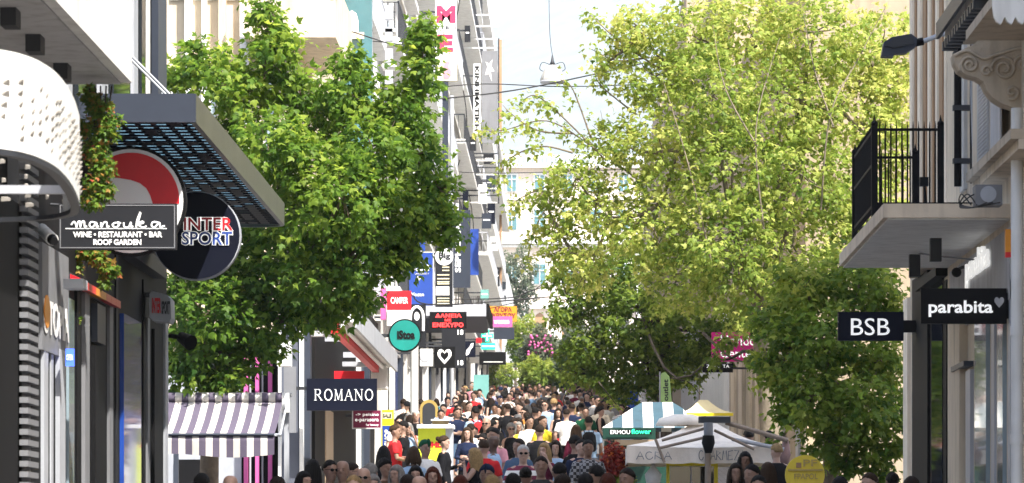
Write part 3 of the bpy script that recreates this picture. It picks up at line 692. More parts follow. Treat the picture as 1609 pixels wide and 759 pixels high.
# ================================================================ CORNER BUILDING BEHIND LEFT TREE (faces the side street)
Yc = 80.0; SCN = F/Yc
B = thing('corner_building', 'cream building with white pilasters rising behind the left tree', 'building', (-9, Yc+6, gz(Yc)))
part('wall', MB().box(-24, XL, Yc, 97.5, gz(Yc)-1, gz(Yc)+24), M['cream'], B)
for a, b, mm, d in ((292, 303, 'white', .25), (318, 326, 'white', .2), (345, 356, 'creampale', .25), (378, 392, 'white', .2), (402, 412, 'creampale', .12), (440, 462, 'creampale', .15)):
    part('pilaster', MB().box(PX(a, SCN), PX(b, SCN), Yc-d, Yc, gz(Yc)+4.6, gz(Yc)+23), M[mm], B)
for fl in range(5):
    z = gz(Yc)+6.3+fl*3.4
    for a, b in ((268, 289), (306, 316), (328, 343), (358, 376), (414, 436)):
        w_ = part('window', MB().box(PX(a, SCN), PX(b, SCN), Yc-.05, Yc, z, z+2.1), M['offwhite'], B)
        part('pane', MB().box(PX(a, SCN)+.05, PX(b, SCN)-.05, Yc-.065, Yc-.051, z+.06, z+2.04), M['glass'] if a < 320 else M['pglass'], w_)
for k, z in enumerate((gz(Yc)+8.9, gz(Yc)+12.3, gz(Yc)+15.7)):
    bb = part('balcony', MB().box(-6.1, XL+.8, Yc-.9, Yc+5, z, z+.22), M['creampale'], B)
    part('parapet', MB().box(XL+.7, XL+.8, Yc-.9, Yc+5, z+.22, z+1.1), M['creampale'], bb); part('parapet', MB().box(-6.1, XL+.7, Yc-.9, Yc-.8, z+.22, z+1.1), M['creampale'], bb)
    part('planter', MB().rings([(z+1.2, .12, .12, XL+.95, Yc-1.1), (z+1.5, .2, .2, XL+.95, Yc-1.1)], 12), M['orange'], bb)
# ground floor of it: pale sloping wall, dark openings, pink posts
part('plinth_wall', MB().box(-12, PX(380, SCN), Yc-.10, Yc, gz(Yc), PZ(560, SCN)), M['lgrey'], B)
part('shopfront', MB().box(PX(380, SCN), PX(440, SCN), Yc-.06, Yc, gz(Yc), PZ(545, SCN)), M['black'], B)
for a in (383, 401, 421): part('post', MB().pbox(a, 545, a+6.5, 880, F/(Yc-.22), .12), M['pink'], B, label='pink metal post')
for a in (392, 411): part('window_frame', MB().pbox(a, 560, a+2.5, 880, F/(Yc-.15), .08), M['lgrey'], B)
part('opening', MB().pbox(275, 722, 318, 900, F/(Yc-.16), .05), M['black'], B)
# grey metal faced pier at the corner
part('pier', MB().pbox(440, 470, 470, 900, SCN+.9, .7), M['bluegrey'], B)
part('pier', MB().pbox(437, 500, 441, 900, SCN+1.5, .2), M['white'], B)
part('notice_panel', MB().pbox(446, 576, 465, 680, SCN+1.9, .06), M['grey'], B, label='grey notice panel with torn posters')
part('lamp_box', MB().pbox(435, 536, 457, 575, SCN+3, .35), M['white'], B)
part('ledge', MB().pbox(438, 470, 470, 485, SCN+1.6, .3), M['offwhite'], B)
# dark shop with serif sign (ground floor, street side)
def lst(name, px0, px1, top, bot, m, d=.12, par=None, label=None, X=XL):
    y0 = YL(px0, X); d = min(d, .45*(px1-px0)*y0/F); y1 = YL(px1, X+d); sm = F/((y0+y1)/2)
    return part(name, MB().box(X, X+d, y0, y1, PZ(bot, sm), PZ(top, sm)), m, par or B, label)
part('frame', MB().pbox(470.5, 500, 476, 900, SCN+.95, .5), M['white'], B)
part('frame', MB().pbox(476.5, 490, 487, 900, SCN+.6, .5), M['slate'], B)
lst('shopfront', 487, 566, 500, 900, M['black'], .10)  # black panel, the open shop's inner shade put into its colour
lst('door', 503, 524, 645, 900, M['wood'], .18); lst('door_post', 530, 534, 640, 900, M['gold'], .2); lst('door_post', 543, 548, 640, 900, M['white'], .2)
part('interior_lamp', MB().tube([P(506, 520, 76.8), P(506, 562, 76.8)], .015), M['white'], B); part('red_box', MB().pbox(524, 583, 572, 598, 73.5, .1), M['red'], B)  # plain red box above the serif sign
# folded arm awning: red and white
X = -4.52; z = ZC+4.34
t = thing('folded_awning', 'folded red and white fabric awning above the dark shop with serif sign', 'awning', (X, 92, z))
part('red_fabric', MB().box(X, X+.14, F/84., F/69.5, z-.10, z+.08), M['red'], t)
part('white_arm', MB().tube([(X+.22, F/84.4, z+.02), (X+.22, F/69., z+.02)], .045, 8), M['white'], t)
part('end_bracket', MB().box(X-.05, X+.3, F/69.4, F/68.6, z-.45, z+.05), M['white'], t)
part('wall_bracket', MB().box(XL, X, F/82., F/81.7, z-.05, z+.05), M['lgrey'], t); part('wall_bracket', MB().box(XL, X, F/71., F/70.7, z-.05, z+.05), M['lgrey'], t)
t = thing('balcony', 'white first floor balcony slab above the folded red awning', 'balcony', (-4.7, 94, ZC+5))
part('slab', MB().box(-4.62, -4.1, F/84., F/68., ZC+4.45, ZC+4.7), M['white'], t)
part('front_edge', MB().box(-4.1, -4.05, F/84., F/68., ZC+4.35, ZC+4.78), M['lgrey'], t)
for i in range(3): part('bracket', MB().box(XL, -4.62, F/83.+i*7., F/83.+.12+i*7., ZC+4.5, ZC+4.62), M['lgrey'], t)

def sign(px0, py0, px1, py1, s, m, label, d=.14, name='projecting_sign', cat='sign', br=True, group=None):
    t = thing(name, label, cat, P((px0+px1)/2, (py0+py1)/2, s), group)
    part('panel', MB().pbox(px0, py0, px1, py1, s, d), M[m] if isinstance(m, str) else m, t)
    if br:
        z = PZ((py0*.7+py1*.3), s)
        part('bracket', MB().box(XL, PX(px0, s), DY(s)+.04, DY(s)+.09, z-.03, z+.03), M['dgrey'], t)
    return t
# navy sign: ROMANO in serif capitals (drawn with strokes and serifs)
t = sign(482, 595, 592, 645, 85.5, 'navy', 'navy hanging sign with wide spaced white serif capitals', .16)
def ser(x, y, w=.35): return dict(r=.004, p=[(x-w/2, y), (x+w/2, y)])
th, tn = .0105, .004
def letter(ch):
    if ch == 'R': return [dict(r=th, p=[(.2,0),(.2,1)]), dict(r=tn, p=[(.2,1),(.5,1)]), dict(r=th, p=arc(.5,.76,.26,.24,80,-80)), dict(r=tn, p=[(.2,.52),(.5,.52)]), dict(r=th, p=[(.45,.52),(.9,0)]), ser(.2,0,.32), ser(.2,1,.3), ser(.9,0,.25)]
    if ch == 'O': return [dict(r=th, p=arc(.5,.5,.42,.5,60,300)), dict(r=th, p=arc(.5,.5,.42,.5,-60,60)), dict(r=tn, p=arc(.5,.5,.42,.5,50,130))]
    if ch == 'M': return [dict(r=tn, p=[(.12,0),(.16,1)]), dict(r=th, p=[(.16,1),(.5,.05)]), dict(r=tn, p=[(.5,.05),(.84,1)]), dict(r=th, p=[(.84,1),(.88,0)]), ser(.12,0,.28), ser(.88,0,.3), ser(.12,1,.2), ser(.88,1,.2)]
    if ch == 'A': return [dict(r=tn, p=[(.1,0),(.5,1)]), dict(r=th, p=[(.5,1),(.9,0)]), dict(r=tn, p=[(.25,.36),(.75,.36)]), ser(.1,0,.28), ser(.9,0,.3)]
    if ch == 'N': return [dict(r=tn, p=[(.15,0),(.15,1)]), dict(r=th, p=[(.15,1),(.85,0)]), dict(r=tn, p=[(.85,0),(.85,1)]), ser(.15,0,.28), ser(.1,1,.28), ser(.85,1,.28)]
for i, ch in enumerate('ROMANO'):
    x0 = 493 + i*16.0; strokes(letter(ch), x0, 612, x0+13.5, 629, 85.5, .01, M['ledwhite'], t)
# poster stand sign and framed door below
t = sign(555, 645, 598, 672, 70., 'maroon', 'maroon hanging sign with three lines of white words under the navy sign', .10)
for wd, a, b, c, d in (('-> peisine', 559, 649, 595, 655), ('e-parasera', 558, 658, 595, 664), ('for beauty', 575, 666, 595, 670)): text(wd, a, b, c, d, 70., M['ledwhite'], t, bold=.01)
part('border', MB().pbox(553, 643, 555, 674, 70., .10).pbox(598, 643, 600, 674, 70., .10).pbox(555, 672, 598, 674, 70., .10), M['greyslab'], t)
t = thing('sandwich_board', 'white framed pavement board with a dark blue flash outside the dark shop', 'sign', Vector((PX(494, 92.), DY(92.), gz(DY(92.)))))
part('board', MB().pbox(483, 733, 504, 790, 92., .05), M['white'], t); part('flash', MB().prism(pxpoly([(487, 738), (500, 738), (500, 752)], 92., .008), (0, .006, 0)), M['slate'], t)
part('leg', MB().tube([P(485, 740, 92.)+Vector((0,.05,0)), Vector((PX(485, 92.), DY(92.)+.5, gz(DY(92.))))], .015), M['white'], t)
part('leg', MB().tube([P(502, 740, 92.)+Vector((0,.05,0)), Vector((PX(502, 92.), DY(92.)+.5, gz(DY(92.))))], .015), M['white'], t)
t = thing('poster_stand', 'yellow and blue poster pillar with arched foot beside the maroon sign', 'sign', Vector((PX(608, 68.), DY(68.), gz(DY(68.)))))
part('frame', MB().prism(pxpoly([(599, 644), (618, 644), (618, 700), (614, 710), (603, 710), (599, 700)], 68., 0), (0, .25, 0)), M['yellow'], t)
part('poster', MB().pbox(601, 669, 616, 704, 68., -.01), M['blue'], t, label='blue poster'); part('poster', MB().pbox(601, 648, 616, 658, 68., -.01), M['creamcanvas'], t)
text('SALE', 602, 650, 615, 656, 68., M['dgrey'], t, off=.014)
text('SHOP', 604, 675, 613, 700, 68., M['white'], t, vertical='up', off=.014)
part('foot', MB().box(PX(600, 68.), PX(617, 68.), DY(68.), DY(68.)+.3, gz(DY(68.)), PZ(710, 68.)), M['dgrey'], t)

# ================================================================ LONG LEFT FACADES 97.5 - 290 m
secs = [(97.5, 112, 'white', 21), (112.2, 134, 'offwhite', 26), (134.2, 165, 'white', 24), (165.2, 210, 'offwhite', 27), (210.2, 283, 'greyslab', 24)]
labs = ['white rendered building just beyond the dark shop with round teal sign', 'tall pale building behind the blue and black vertical banners', 'white building carrying the tall sign with crimson letters', 'pale building with bare balconies under the grey vertical banner', 'farthest left building with white balconies and dark corner pipe']
LB = []
for i, (ya, yb, mm, h) in enumerate(secs):
    B2 = thing('street_building', labs[i], 'building', (XL-.1, (ya+yb)/2, gz(ya))); LB.append(B2)
    part('wall', MB().box(-17, XL, ya, yb, gz(ya)-1, gz(ya)+h), M[mm], B2)
    nf = int((h-4.6)/3.3); nb = max(2, int((yb-ya)/4.2)); bay = (yb-ya)/nb
    wp = None; bp = None
    for f_ in range(nf):
        z = gz(ya)+5.0+f_*3.3
        for k in range(nb):
            y = ya + bay*(k+.5)
            if wp is None:
                wp = part('window', MB().box(XL, XL+.05, y-.7, y+.7, z, z+2.2), M['white'], B2); pp = part('pane', MB().box(XL+.05, XL+.06, y-.6, y+.6, z+.08, z+2.1), M['glass'], wp); y0_, z0_ = y, z
            else:
                o = wp.copy(); C.objects.link(o); o.parent = B2; o.location = (0, y-y0_, z-z0_); q = pp.copy(); C.objects.link(q); q.parent = o
        bw = (.35 if i < 2 else .75) + .2*((i+f_) % 2)
        bal = part('balcony', MB().box(XL+.06, XL+.06+bw, ya+1, yb-1, z-.25, z-.08), M['white'], B2)
        mb = MB(); xo_ = XL+.02+bw
        for q in range(int((yb-ya-2)/.45)): mb.box(xo_-.015, xo_+.015, ya+1.05+q*.45, ya+1.08+q*.45, z-.08, z+.85)
        mb.box(xo_-.02, xo_+.02, ya+1, yb-1, z+.85, z+.90); mb.box(XL+.06, xo_, ya+1, ya+1.04, z+.85, z+.90)
        for q in range(3): mb.box(XL+.1+q*bw/3, XL+.12+q*bw/3, ya+1.01, ya+1.03, z-.08, z+.85)
        part('railing', mb, M['dgrey'] if i % 2 else M['lgrey'], bal)
    # ground floor shopfronts
    y = ya+.2; k = 0
    while y < yb-1.5:
        wd = min(3.2+1.3*((k*7+i*3) % 3), yb-y-.2)
        part('shopfront', MB().box(XL, XL+.06, y, y+wd-.5, gz(y), gz(y)+3.4), M[('glass', 'pglass', 'black', 'bglass')[(k+i) % 4]], B2)
        part('pier', MB().box(XL, XL+.2, y+wd-.45, y+wd-.05, gz(y)-.3, gz(y)+4.2), M[('white', 'slate', 'offwhite')[(k+i*2) % 3]], B2)
        y += wd; k += 1
    part('fascia', MB().box(XL, XL+.14, ya+.1, yb-.1, gz(ya)+3.6, gz(ya)+4.5), M[('charcoal', 'offwhite', 'navy', 'lgrey', 'offwhite')[i]], B2)
    part('cornice', MB().box(XL, XL+.5, ya, yb, gz(ya)+h-.4, gz(ya)+h), M['white'], B2)
# extra features close to the camera end of the row
B2 = LB[0]
part('glazed_screen', MB().pbox(528, -160, 586, 300, F/97.4+.001, .0).box(PX(528, 68.8), PX(586, 68.8), 97.0, 97.4, PZ(330, 68.8), PZ(-180, 68.8)), M['tealglass'], B2)
for k, py in enumerate((28, -70)):
    part('arched_relief', MB().prism(pxpoly([(541, py+22), (541, py+4), (545, py-7), (553, py-12), (560, py-7), (563, py+4), (563, py+22)], 69.2, 0), (0, .05, 0)), M['offwhite'], B2)
    part('relief_base', MB().pbox(538, py+22.5, 572, py+33, 69.2, .05), M['creampale'], B2)
for k, py in enumerate((-20, 35, 90)):
    part('balcony', MB().pbox(600, py+10, 622, py+15, 66., .9), M['white'], B2)
for k in range(4):
    a, b = (609, 8+k*34); part('louvre', MB().pbox(605, b, 617, b+22, 66., .3), M['lgrey'], B2)
t = thing('air_conditioner', 'white air conditioner on the wall right of the tall black ring sign', 'air conditioner', P(670, 561, 60))
part('casing', MB().pbox(660, 548, 680, 575, 60., .35), M['white'], t); part('fan_grille', MB().disc(P(668, 561, 60.)+Vector((0,-.012,0)), .13, .012, 20), M['lgrey'], t)
acs = [(640, 60, 58), (612, 150, 66), (728, 190, 42), (733, 262, 40), (742, 330, 38), (736, 120, 42), (748, 400, 36), (741, 50, 40), (655, 250, 57)]
wh = ['beside the top of the white tower', 'left of the narrow tree top', 'high on the white wall right of the crimson lettering', 'halfway up the far white wall', 'on the far wall above the grey street canopy', 'left of the grey vertical banner', 'low on the far facade over the canopy', 'at the top of the far facade', 'between the left tree and the tall white sign']
for (px, py, s), wl in zip(acs, wh):
    t = thing('air_conditioner', 'small air conditioner ' + wl, 'air conditioner', P(px, py, s))
    x = PX(px, s); xw = XL+.01
    part('casing', MB().box(xw+.12, xw+.55, DY(s), DY(s)+.8, PZ(py, s)-.28, PZ(py, s)+.28), M['white'], t)
    part('bracket', MB().box(xw, xw+.5, DY(s)+.1, DY(s)+.15, PZ(py, s)-.33, PZ(py, s)-.285), M['dgrey'], t)
# ---- signs along the left
t = thing('round_sign', 'round teal lightbox sign with a black rim', 'sign', P(636, 527, 66)); c = P(636, 527, 66.); r = 26/66.
part('rim', MB().disc(c+Vector((0,.012,0)), r, .2), M['black'], t); part('face', MB().disc(c, r-.035, .05), M['teal'], t)
text('iStoa', 624, 519, 652, 533, 66., M['black'], t, bold=.045, off=.010)
text('apple', 630, 541, 642, 544, 66., M['dgrey'], t, bold=0) if False else None
part('bracket', MB().box(XL, c.x-r+.05, c.y+.08, c.y+.14, c.z-.04, c.z+.04), M['dgrey'], t)
t = sign(608, 457, 646, 487, 62., 'red', 'red sign with white capitals above a blank white panel')
part('lower_panel', MB().pbox(608, 487.3, 646, 512, 62., .14), M['white'], t, label='blank white lower panel'); text('CAMPER', 614, 467, 641, 477, 62., M['ledwhite'], t, bold=.02)
t = sign(598, 452, 606, 502, 64., 'pink', 'narrow pink vertical sign at the edge of the left tree', .3)
t = sign(642, 478, 669, 546, 60., 'charcoal', 'tall black sign with a large white ring symbol'); 
part('ring_symbol', MB().tube([(PX(a, 60.), DY(60.)-.01, PZ(b, 60.)) for a, b in smooth([(645, 520), (645, 497), (648, 487), (655, 482), (662, 487), (665, 497), (665, 520)], 5)], .035, 8), M['ledwhite'], t)
part('ring_eye', MB().disc(P(655, 497, 60.)+Vector((0,-.01,0)), .07, .012, 20, ry=.11), M['ledwhite'], t)
t = sign(643, 397, 680, 480, 56., 'blue', 'tall royal blue banner sign with white lettering and small bird')
text('ANTHONYMARIE', 648, 409, 673, 413, 56., M['white'], t, bold=.01); text('RLIND', 651, 416, 675, 426, 56., M['ledwhite'], t, bold=.02); text('UNIVERSITY', 652, 429, 674, 431.5, 56., M['white'], t, bold=0)
part('bird_emblem', MB().prism(pxpoly([(652, 440), (655, 434), (659, 433), (661, 438), (656, 443)], 56., .012), (0, .01, 0)), M['white'], t)
text('Yegan', 646, 460, 666, 467, 56., M['ledwhite'], t, bold=.02)
part('border', MB().pbox(680.2, 396, 681.4, 481, 56., .14).pbox(643, 395.6, 680, 396.8, 56., .14), M['white'], t)
t = sign(634, 378, 668, 394, 55., 'blue', 'short blue sign just above the tall blue banner')
part('lower_strip', MB().pbox(636, 391, 664, 395, 55., .15), M['white'], t)
t = thing('vertical_sign', 'black vertical sign topped by a white disc with dark lettering', 'sign', P(698, 430, 52))
part('panel', MB().pbox(684, 385, 711, 482, 52., .14), M['charcoal'], t); part('disc', MB().disc(P(698, 403, 52.)+Vector((0,-.03,0)), 14/52., .03), M['ledwhite'], t)
text('Big', 689, 397, 708, 409, 52., M['dgrey'], t, bold=.04, off=.04)
part('blank_panel', MB().pbox(685, 450, 706, 464, 52., -.01), M['white'], t)
for k, py in enumerate((419, 424, 431, 437, 442, 445)): part('text_line', MB().pbox(687+(8 if k < 2 else 0), py, 706, py+1.8, 52., -.01), M['creamcanvas'], t)
for k, py in enumerate((468, 472, 476)): part('text_line', MB().pbox(687, py, 706, py+1.6, 52., -.01), M['creamcanvas'], t)
part('bracket', MB().box(XL, PX(684, 52.), DY(52.)+.04, DY(52.)+.09, PZ(400, 52.), PZ(397, 52.)), M['dgrey'], t)
t = thing('vertical_sign', 'slate vertical sign with white capitals reading upward beside a pale pole', 'sign', P(719, 405, 48))
part('panel', MB().pbox(712, 330, 739, 452, 48., .16), M['slate'], t); text('SEPHORA', 715, 352, 724, 428, 48., M['ledwhite'], t, vertical='up', bold=.02)
part('bracket', MB().box(XL, PX(712, 48.), DY(48.)+.04, DY(48.)+.09, PZ(360, 48.), PZ(357, 48.)), M['dgrey'], t)
t = sign(738, 360, 752, 432, 44., 'blue', 'plain royal blue vertical panel behind the slate vertical sign')
# LED sign
t = sign(675, 490, 733, 516, 58., 'black', 'black electronic sign with two rows of glowing red capitals', .16)
text('ΔΑΝΕΙΑ', 684, 493, 725, 499, 58., M['ledred'], t, bold=.03); text('ΜΕ', 699, 501, 709, 505, 58., M['ledred'], t, bold=.02); text('ΕΝΕΧΥΡΟ', 680, 507, 728, 514, 58., M['ledred'], t, bold=.03)
t = sign(682, 545, 715, 578, 56., 'black', 'square black sign with a white heart shaped shield')
mb = MB()
hh = [(698.5+a*11, 560-b*12) for a, b in hp]
mb.prism(pxpoly(hh, 56., .012), (0, .01, 0)); part('shield', mb, M['ledwhite'], t)
part('shield_centre', MB().prism(pxpoly([(698.5+a*6.5, 559.5-b*7) for a, b in hp], 56., .02), (0, .008, 0)), M['black'], t)
t = thing('vertical_sign', 'tall black panel with white numerals behind the heart sign', 'sign', P(712, 540, 54))
part('panel', MB().pbox(694, 514, 731, 578, 53., .14), M['charcoal'], t)
for py in (518, 566): text('18', 719, py, 728, py+8, 53., M['ledwhite'], t, bold=.01)
part('bracket', MB().box(XL, PX(694, 53.), DY(53.)+.04, DY(53.)+.09, PZ(540, 53.), PZ(537, 53.)), M['dgrey'], t)
t = sign(730, 536, 747, 561, 50., 'navy', 'small navy sign with a curved white arrow')
part('arrow', MB().prism(pxpoly([(732, 556), (733, 550), (738, 545), (740, 540), (744, 539), (743, 545), (739, 550), (737, 556), (733, 559)], 50., .012), (0, .01, 0)), M['ledwhite'], t)
# dark grey street canopy
t = thing('street_canopy', 'grey boxed shop canopy with white stays on the far left side', 'canopy', (-4.4, 145, ZC+8))
X1 = PX(765, 46.); s0 = 50.
za, zb = PZ(478, s0), PZ(497, s0); y0 = DY(s0)
part('fascia', MB().box(XL, PX(764, s0), y0, y0+.1, zb, za), M['lgrey'], t)
part('side', MB().box(PX(764, s0)-.001, PX(764, s0)+.08, y0, y0+7, zb-.02, za+.02), M['black'], t)
part('sloping_face', MB().add([(XL, y0-.01, zb), (PX(764, s0), y0-.01, zb), (PX(766, s0), y0+1.5, PZ(519, s0)), (XL, y0+1.5, PZ(519, s0)), (XL, y0+.02, zb), (PX(764, s0), y0+.02, zb), (PX(766, s0), y0+1.53, PZ(519, s0)), (XL, y0+1.53, PZ(519, s0))], [(0,1,2,3),(7,6,5,4),(0,4,5,1),(1,5,6,2),(2,6,7,3),(3,7,4,0)]), M['slate'], t)
part('soffit', MB().box(XL, PX(764, s0)-.01, y0+1.6, y0+7, zb, zb+.05), M['slate'], t)
for k in range(4): part('stay', MB().tube([(XL+.1+k*.25, y0+.5, za+1.2), (XL+.6+k*.28, y0+.5, za)], .03), M['white'], t)
t = thing('cross_sign', 'green pharmacy cross over a lit green panel', 'sign', P(766, 530, 44))
part('cross', MB().pbox(762.5, 518, 768.5, 537, 44., .1).pbox(756, 524.5, 762.3, 530.5, 44., .1).pbox(768.7, 524.5, 775, 530.5, 44., .1), M['ledgreen'], t, label='green cross')
part('cross_inner', MB().pbox(764.5, 520, 766.5, 535, 44., -.02).pbox(758, 526.7, 764.4, 528.7, 44., -.02).pbox(766.6, 526.7, 773, 528.7, 44., -.02), M['ledwhite'], t)
part('lower_panel', MB().pbox(756, 539, 778, 549, 44., .1), M['ledgreen'], t); part('text_line', MB().pbox(757, 543, 777, 545, 44., -.01), M['ledwhite'], t)
part('bracket', MB().box(XL, PX(757, 44.), DY(44.)+.02, DY(44.)+.06, PZ(545, 44.), PZ(543, 44.)), M['dgrey'], t)
t = sign(748, 531, 757, 539, 45., 'red', 'tiny red sign left of the green pharmacy cross', .08)
t = sign(753, 553, 795, 573, 43., 'black', 'long low black sign below the green pharmacy cross', .14)
part('text_line', MB().pbox(760, 568, 790, 569.5, 43., -.01), M['white'], t)
t = sign(769, 481, 812, 505, 38., 'orange', 'orange sign with dark red capitals, uppermost of the far stack', .12)
text('ΑΓΟΡΑ', 776, 482.5, 804, 490, 38., M['maroon'], t, bold=.03); text('ΧΡΥΣΟΥ', 773, 492, 810, 500, 38., M['maroon'], t, bold=.03)
t = sign(773, 497, 805, 514, 39.5, 'pink', 'pink sign hanging below the orange gold buying sign', .12); text('woman', 776, 503, 800, 509, 39.5, M['ledwhite'], t, bold=.02)
t = sign(776, 514.5, 808, 533, 39., 'slate', 'dull slate sign below the pink sign', .12)
# tall white sign with crimson letters
t = thing('vertical_sign', 'tall white sign with large crimson letters and a cream square at its foot', 'sign', P(700, 60, 50))
part('panel', MB().pbox(684, -120, 717, 92, 50., .2), M['white_clean'], t); part('foot_panel', MB().pbox(687, 92.5, 718, 127, 50., .2), M['creamcanvas'], t)
text('M', 686, 9, 716, 36, 50., M['crimson'], t, bold=.06); text('2TE  I', 685, 41, 716, 46, 50., M['dgrey'], t, bold=.02); text('E', 688, 54, 712, 82, 50., M['crimson'], t, bold=.06); text('M', 686, -70, 716, -45, 50., M['crimson'], t, bold=.06)
part('figure', MB().prism(pxpoly([(697, 124), (696, 112), (698, 100), (704, 95), (707, 99), (704, 104), (709, 110), (709, 119), (705, 124)], 50., .012), (0, .01, 0)), mat('mauve_print', (.50,.25,.30), .6), t)
part('bracket', MB().box(XL, PX(684, 50.), DY(50.)+.04, DY(50.)+.1, PZ(20, 50.), PZ(17, 50.)), M['dgrey'], t)
part('bracket', MB().box(XL, PX(684, 50.), DY(50.)+.04, DY(50.)+.1, PZ(80, 50.), PZ(77, 50.)), M['dgrey'], t)
t = thing('downpipe', 'broad dark grey duct running down the facade under the cream square', 'pipe', P(700, 200, 50)); 
part('duct', MB().box(PX(695, 50.), PX(704, 50.), DY(50.)+.02, DY(50.)+.2, gz(DY(50.))+6, PZ(128, 50.)), M['slate'], t)
t = thing('light_pole', 'slim pale metal pole standing beside the slate vertical sign', 'pole', Vector((PX(710, 47.), DY(47.), gz(DY(47.)))))
part('pole', MB().tube([(PX(710, 47.), DY(47.), gz(DY(47.))), (PX(710, 47.), DY(47.), PZ(150, 47.))], .07, 10), M['lgrey'], t)
t = thing('street_column', 'pale rough concrete lamp column between the teal sign and yellow stand', 'pole', Vector((PX(651, 64.), DY(64.), gz(DY(64.)))))
part('shaft', MB().tube([(PX(651, 64.), DY(64.), gz(DY(64.))), (PX(651, 64.), DY(64.), PZ(520, 64.))], .10, 12), M['offwhite'], t)
# grey vertical banner + brackets + far corner pipe
t = thing('banner', 'tall grey vertical banner with a white figure on the far left facade', 'banner', P(770, 152, 36))
part('cloth', MB().pbox(757, 80, 782, 225, 36., .05), M['grey'], t)
part('figure', MB().prism(pxpoly([(762, 118), (766, 105), (763, 97), (769, 100), (774, 93), (772, 104), (777, 112), (771, 112), (773, 128), (768, 116)], 36., .012), (0, .01, 0)), M['white'], t)
for py in (74, 40, 22, 60): part('bracket', MB().box(XL, PX(783, 36.), DY(36.)+.06, DY(36.)+.12, PZ(py+2, 36.), PZ(py, 36.)), M['white'], t)
part('side_rail', MB().box(PX(782.5, 36.), PX(784.5, 36.), DY(36.)-.02, DY(36.)+.1, PZ(320, 36.), PZ(60, 36.)), M['dgrey'], t)
for k in range(8): part('bracket', MB().box(XL, PX(782, 36.), DY(36.)+.06, DY(36.)+.10, PZ(240+k*11+2, 36.), PZ(240+k*11, 36.)), M['white'] if k % 2 else M['dgrey'], t)
t = thing('downpipe', 'long brown pipe running up the far corner of the left row', 'pipe', P(786, 300, 25)); 
part('pipe', MB().box(PX(784.5, 25.), PX(788.5, 25.), DY(25.), DY(25.)+.15, gz(DY(25.)), PZ(62, 25.)), M['brownrec'], t)
t = thing('vertical_sign', 'thin white vertical sign with black letters on the far left facade', 'sign', P(748, 150, 40))
part('panel', MB().pbox(744, 100, 755, 210, 40., .12), M['white'], t); text('KINHMATIKH', 746, 104, 753, 206, 40., M['black'], t, vertical='down', bold=.03)
part('bracket', MB().box(XL, PX(744, 40.), DY(40.)+.04, DY(40.)+.09, PZ(120, 40.), PZ(118, 40.)), M['dgrey'], t)
# clutter of small shop signs stacked along the far facade
far = [(727, 300, 9, 40, 42, 'navy', 'narrow dark blue'), (738, 215, 10, 22, 41, 'charcoal', 'small black'), (752, 290, 13, 30, 36, 'white', 'blank white'), (760, 242, 16, 16, 34, 'charcoal', 'square black'),
       (764, 275, 14, 26, 33, 'slate', 'upright slate'), (757, 335, 15, 24, 35, 'slate', 'dull grey'), (766, 318, 12, 34, 32, 'navy', 'upright navy'), (770, 372, 12, 22, 30, 'white', 'small pale'), (775, 420, 10, 30, 28, 'charcoal', 'slim black'), (755, 455, 13, 16, 36, 'aqua', 'small aqua'), (730, 40, 9, 26, 43, 'charcoal', 'slim dark')]
for (px, py, w_, h_, s, mm, dsc) in far:
    where = 'high up on the far left facade' if py < 150 else ('halfway up the far left facade' if py < 310 else 'on the far left facade above the street canopy')
    t = sign(px, py, px+w_, py+h_, float(s), mm, dsc+' sign '+where, .1)
    part('text_line', MB().pbox(px+2, py+h_*.4, px+w_-2, py+h_*.4+2, float(s), -.01), M['ledwhite'] if mm not in ('white', 'yellow') else M['dgrey'], t)
for k, cl_ in enumerate(('lowest loose black cable dangling from the far left balconies', 'loose black cable halfway up the far left balconies', 'loose black cable beside the grey vertical banner', 'topmost loose black cable on the far left facade')):
    s = 32+k*3.4; y = DY(s); z = 11+k*3.4
    mb = MB().tube(smooth([(XL+.4, y, z+6), (XL+.7+.1*k, y+.5, z+3), (XL+.3, y, z), (XL+.6, y-.3, z-2.5)], 5), .02, 4); o = part('hanging_cable', mb, M['wire'], None, cl_, None, 'cables on the far left facade', 'cable', (XL+.4, y, z+6))
# ---- kiosk and arch sign
y = DY(86.); t = thing('promotion_stand', 'yellow promotional counter with red lettering and white top', 'stand', Vector((PX(684, 86.), y, gz(y))))
part('counter', MB().pbox(657, 673, 700, 800, 86., .7), M['lime'], t); part('side', MB().pbox(700.3, 673, 711, 800, 86., .7), M['lgrey'], t)
part('counter_top', MB().pbox(655, 667, 713, 672.7, 86.2, .8), M['white'], t); text('DHL', 668, 694, 694, 703, 86., M['red'], t, bold=.06)
t = thing('display_box', 'flat wooden box lying on top of the yellow counter', 'box', P(690, 664, 84))
part('box', MB().pbox(679, 661, 704, 666.5, 85., .4), M['wood'], t); part('rim', MB().pbox(677, 658.5, 706, 661, 85.1, .42), M['greyslab'], t)
y = DY(62.); t = thing('arched_sign', 'gold arched display sign against the facade behind the yellow counter', 'sign', Vector((PX(674, 62.), y, gz(y))))
def archp(x0, x1, yt, yb, s, off): 
    r = (x1-x0)/2; c = (x0+x1)/2
    return pxpoly([(c+r*math.cos(math.radians(a)), yt+r-r*math.sin(math.radians(a))) for a in range(0, 181, 15)] + [(x0, yb), (x1, yb)], s, off)
part('arch', MB().prism(archp(660, 688, 628, 780, 62., 0), (0, .2, 0)), M['gold'], t); part('inner_panel', MB().prism(archp(664, 684, 633, 690, 62., .012), (0, .01, 0)), M['dgrey'], t)
t = thing('hoarding', 'pale aqua hoarding panel at the far end of the left shops', 'panel', P(755, 596, 40)); part('panel', MB().pbox(744, 589, 768, 640, 40., .1), M['aqua'], t)

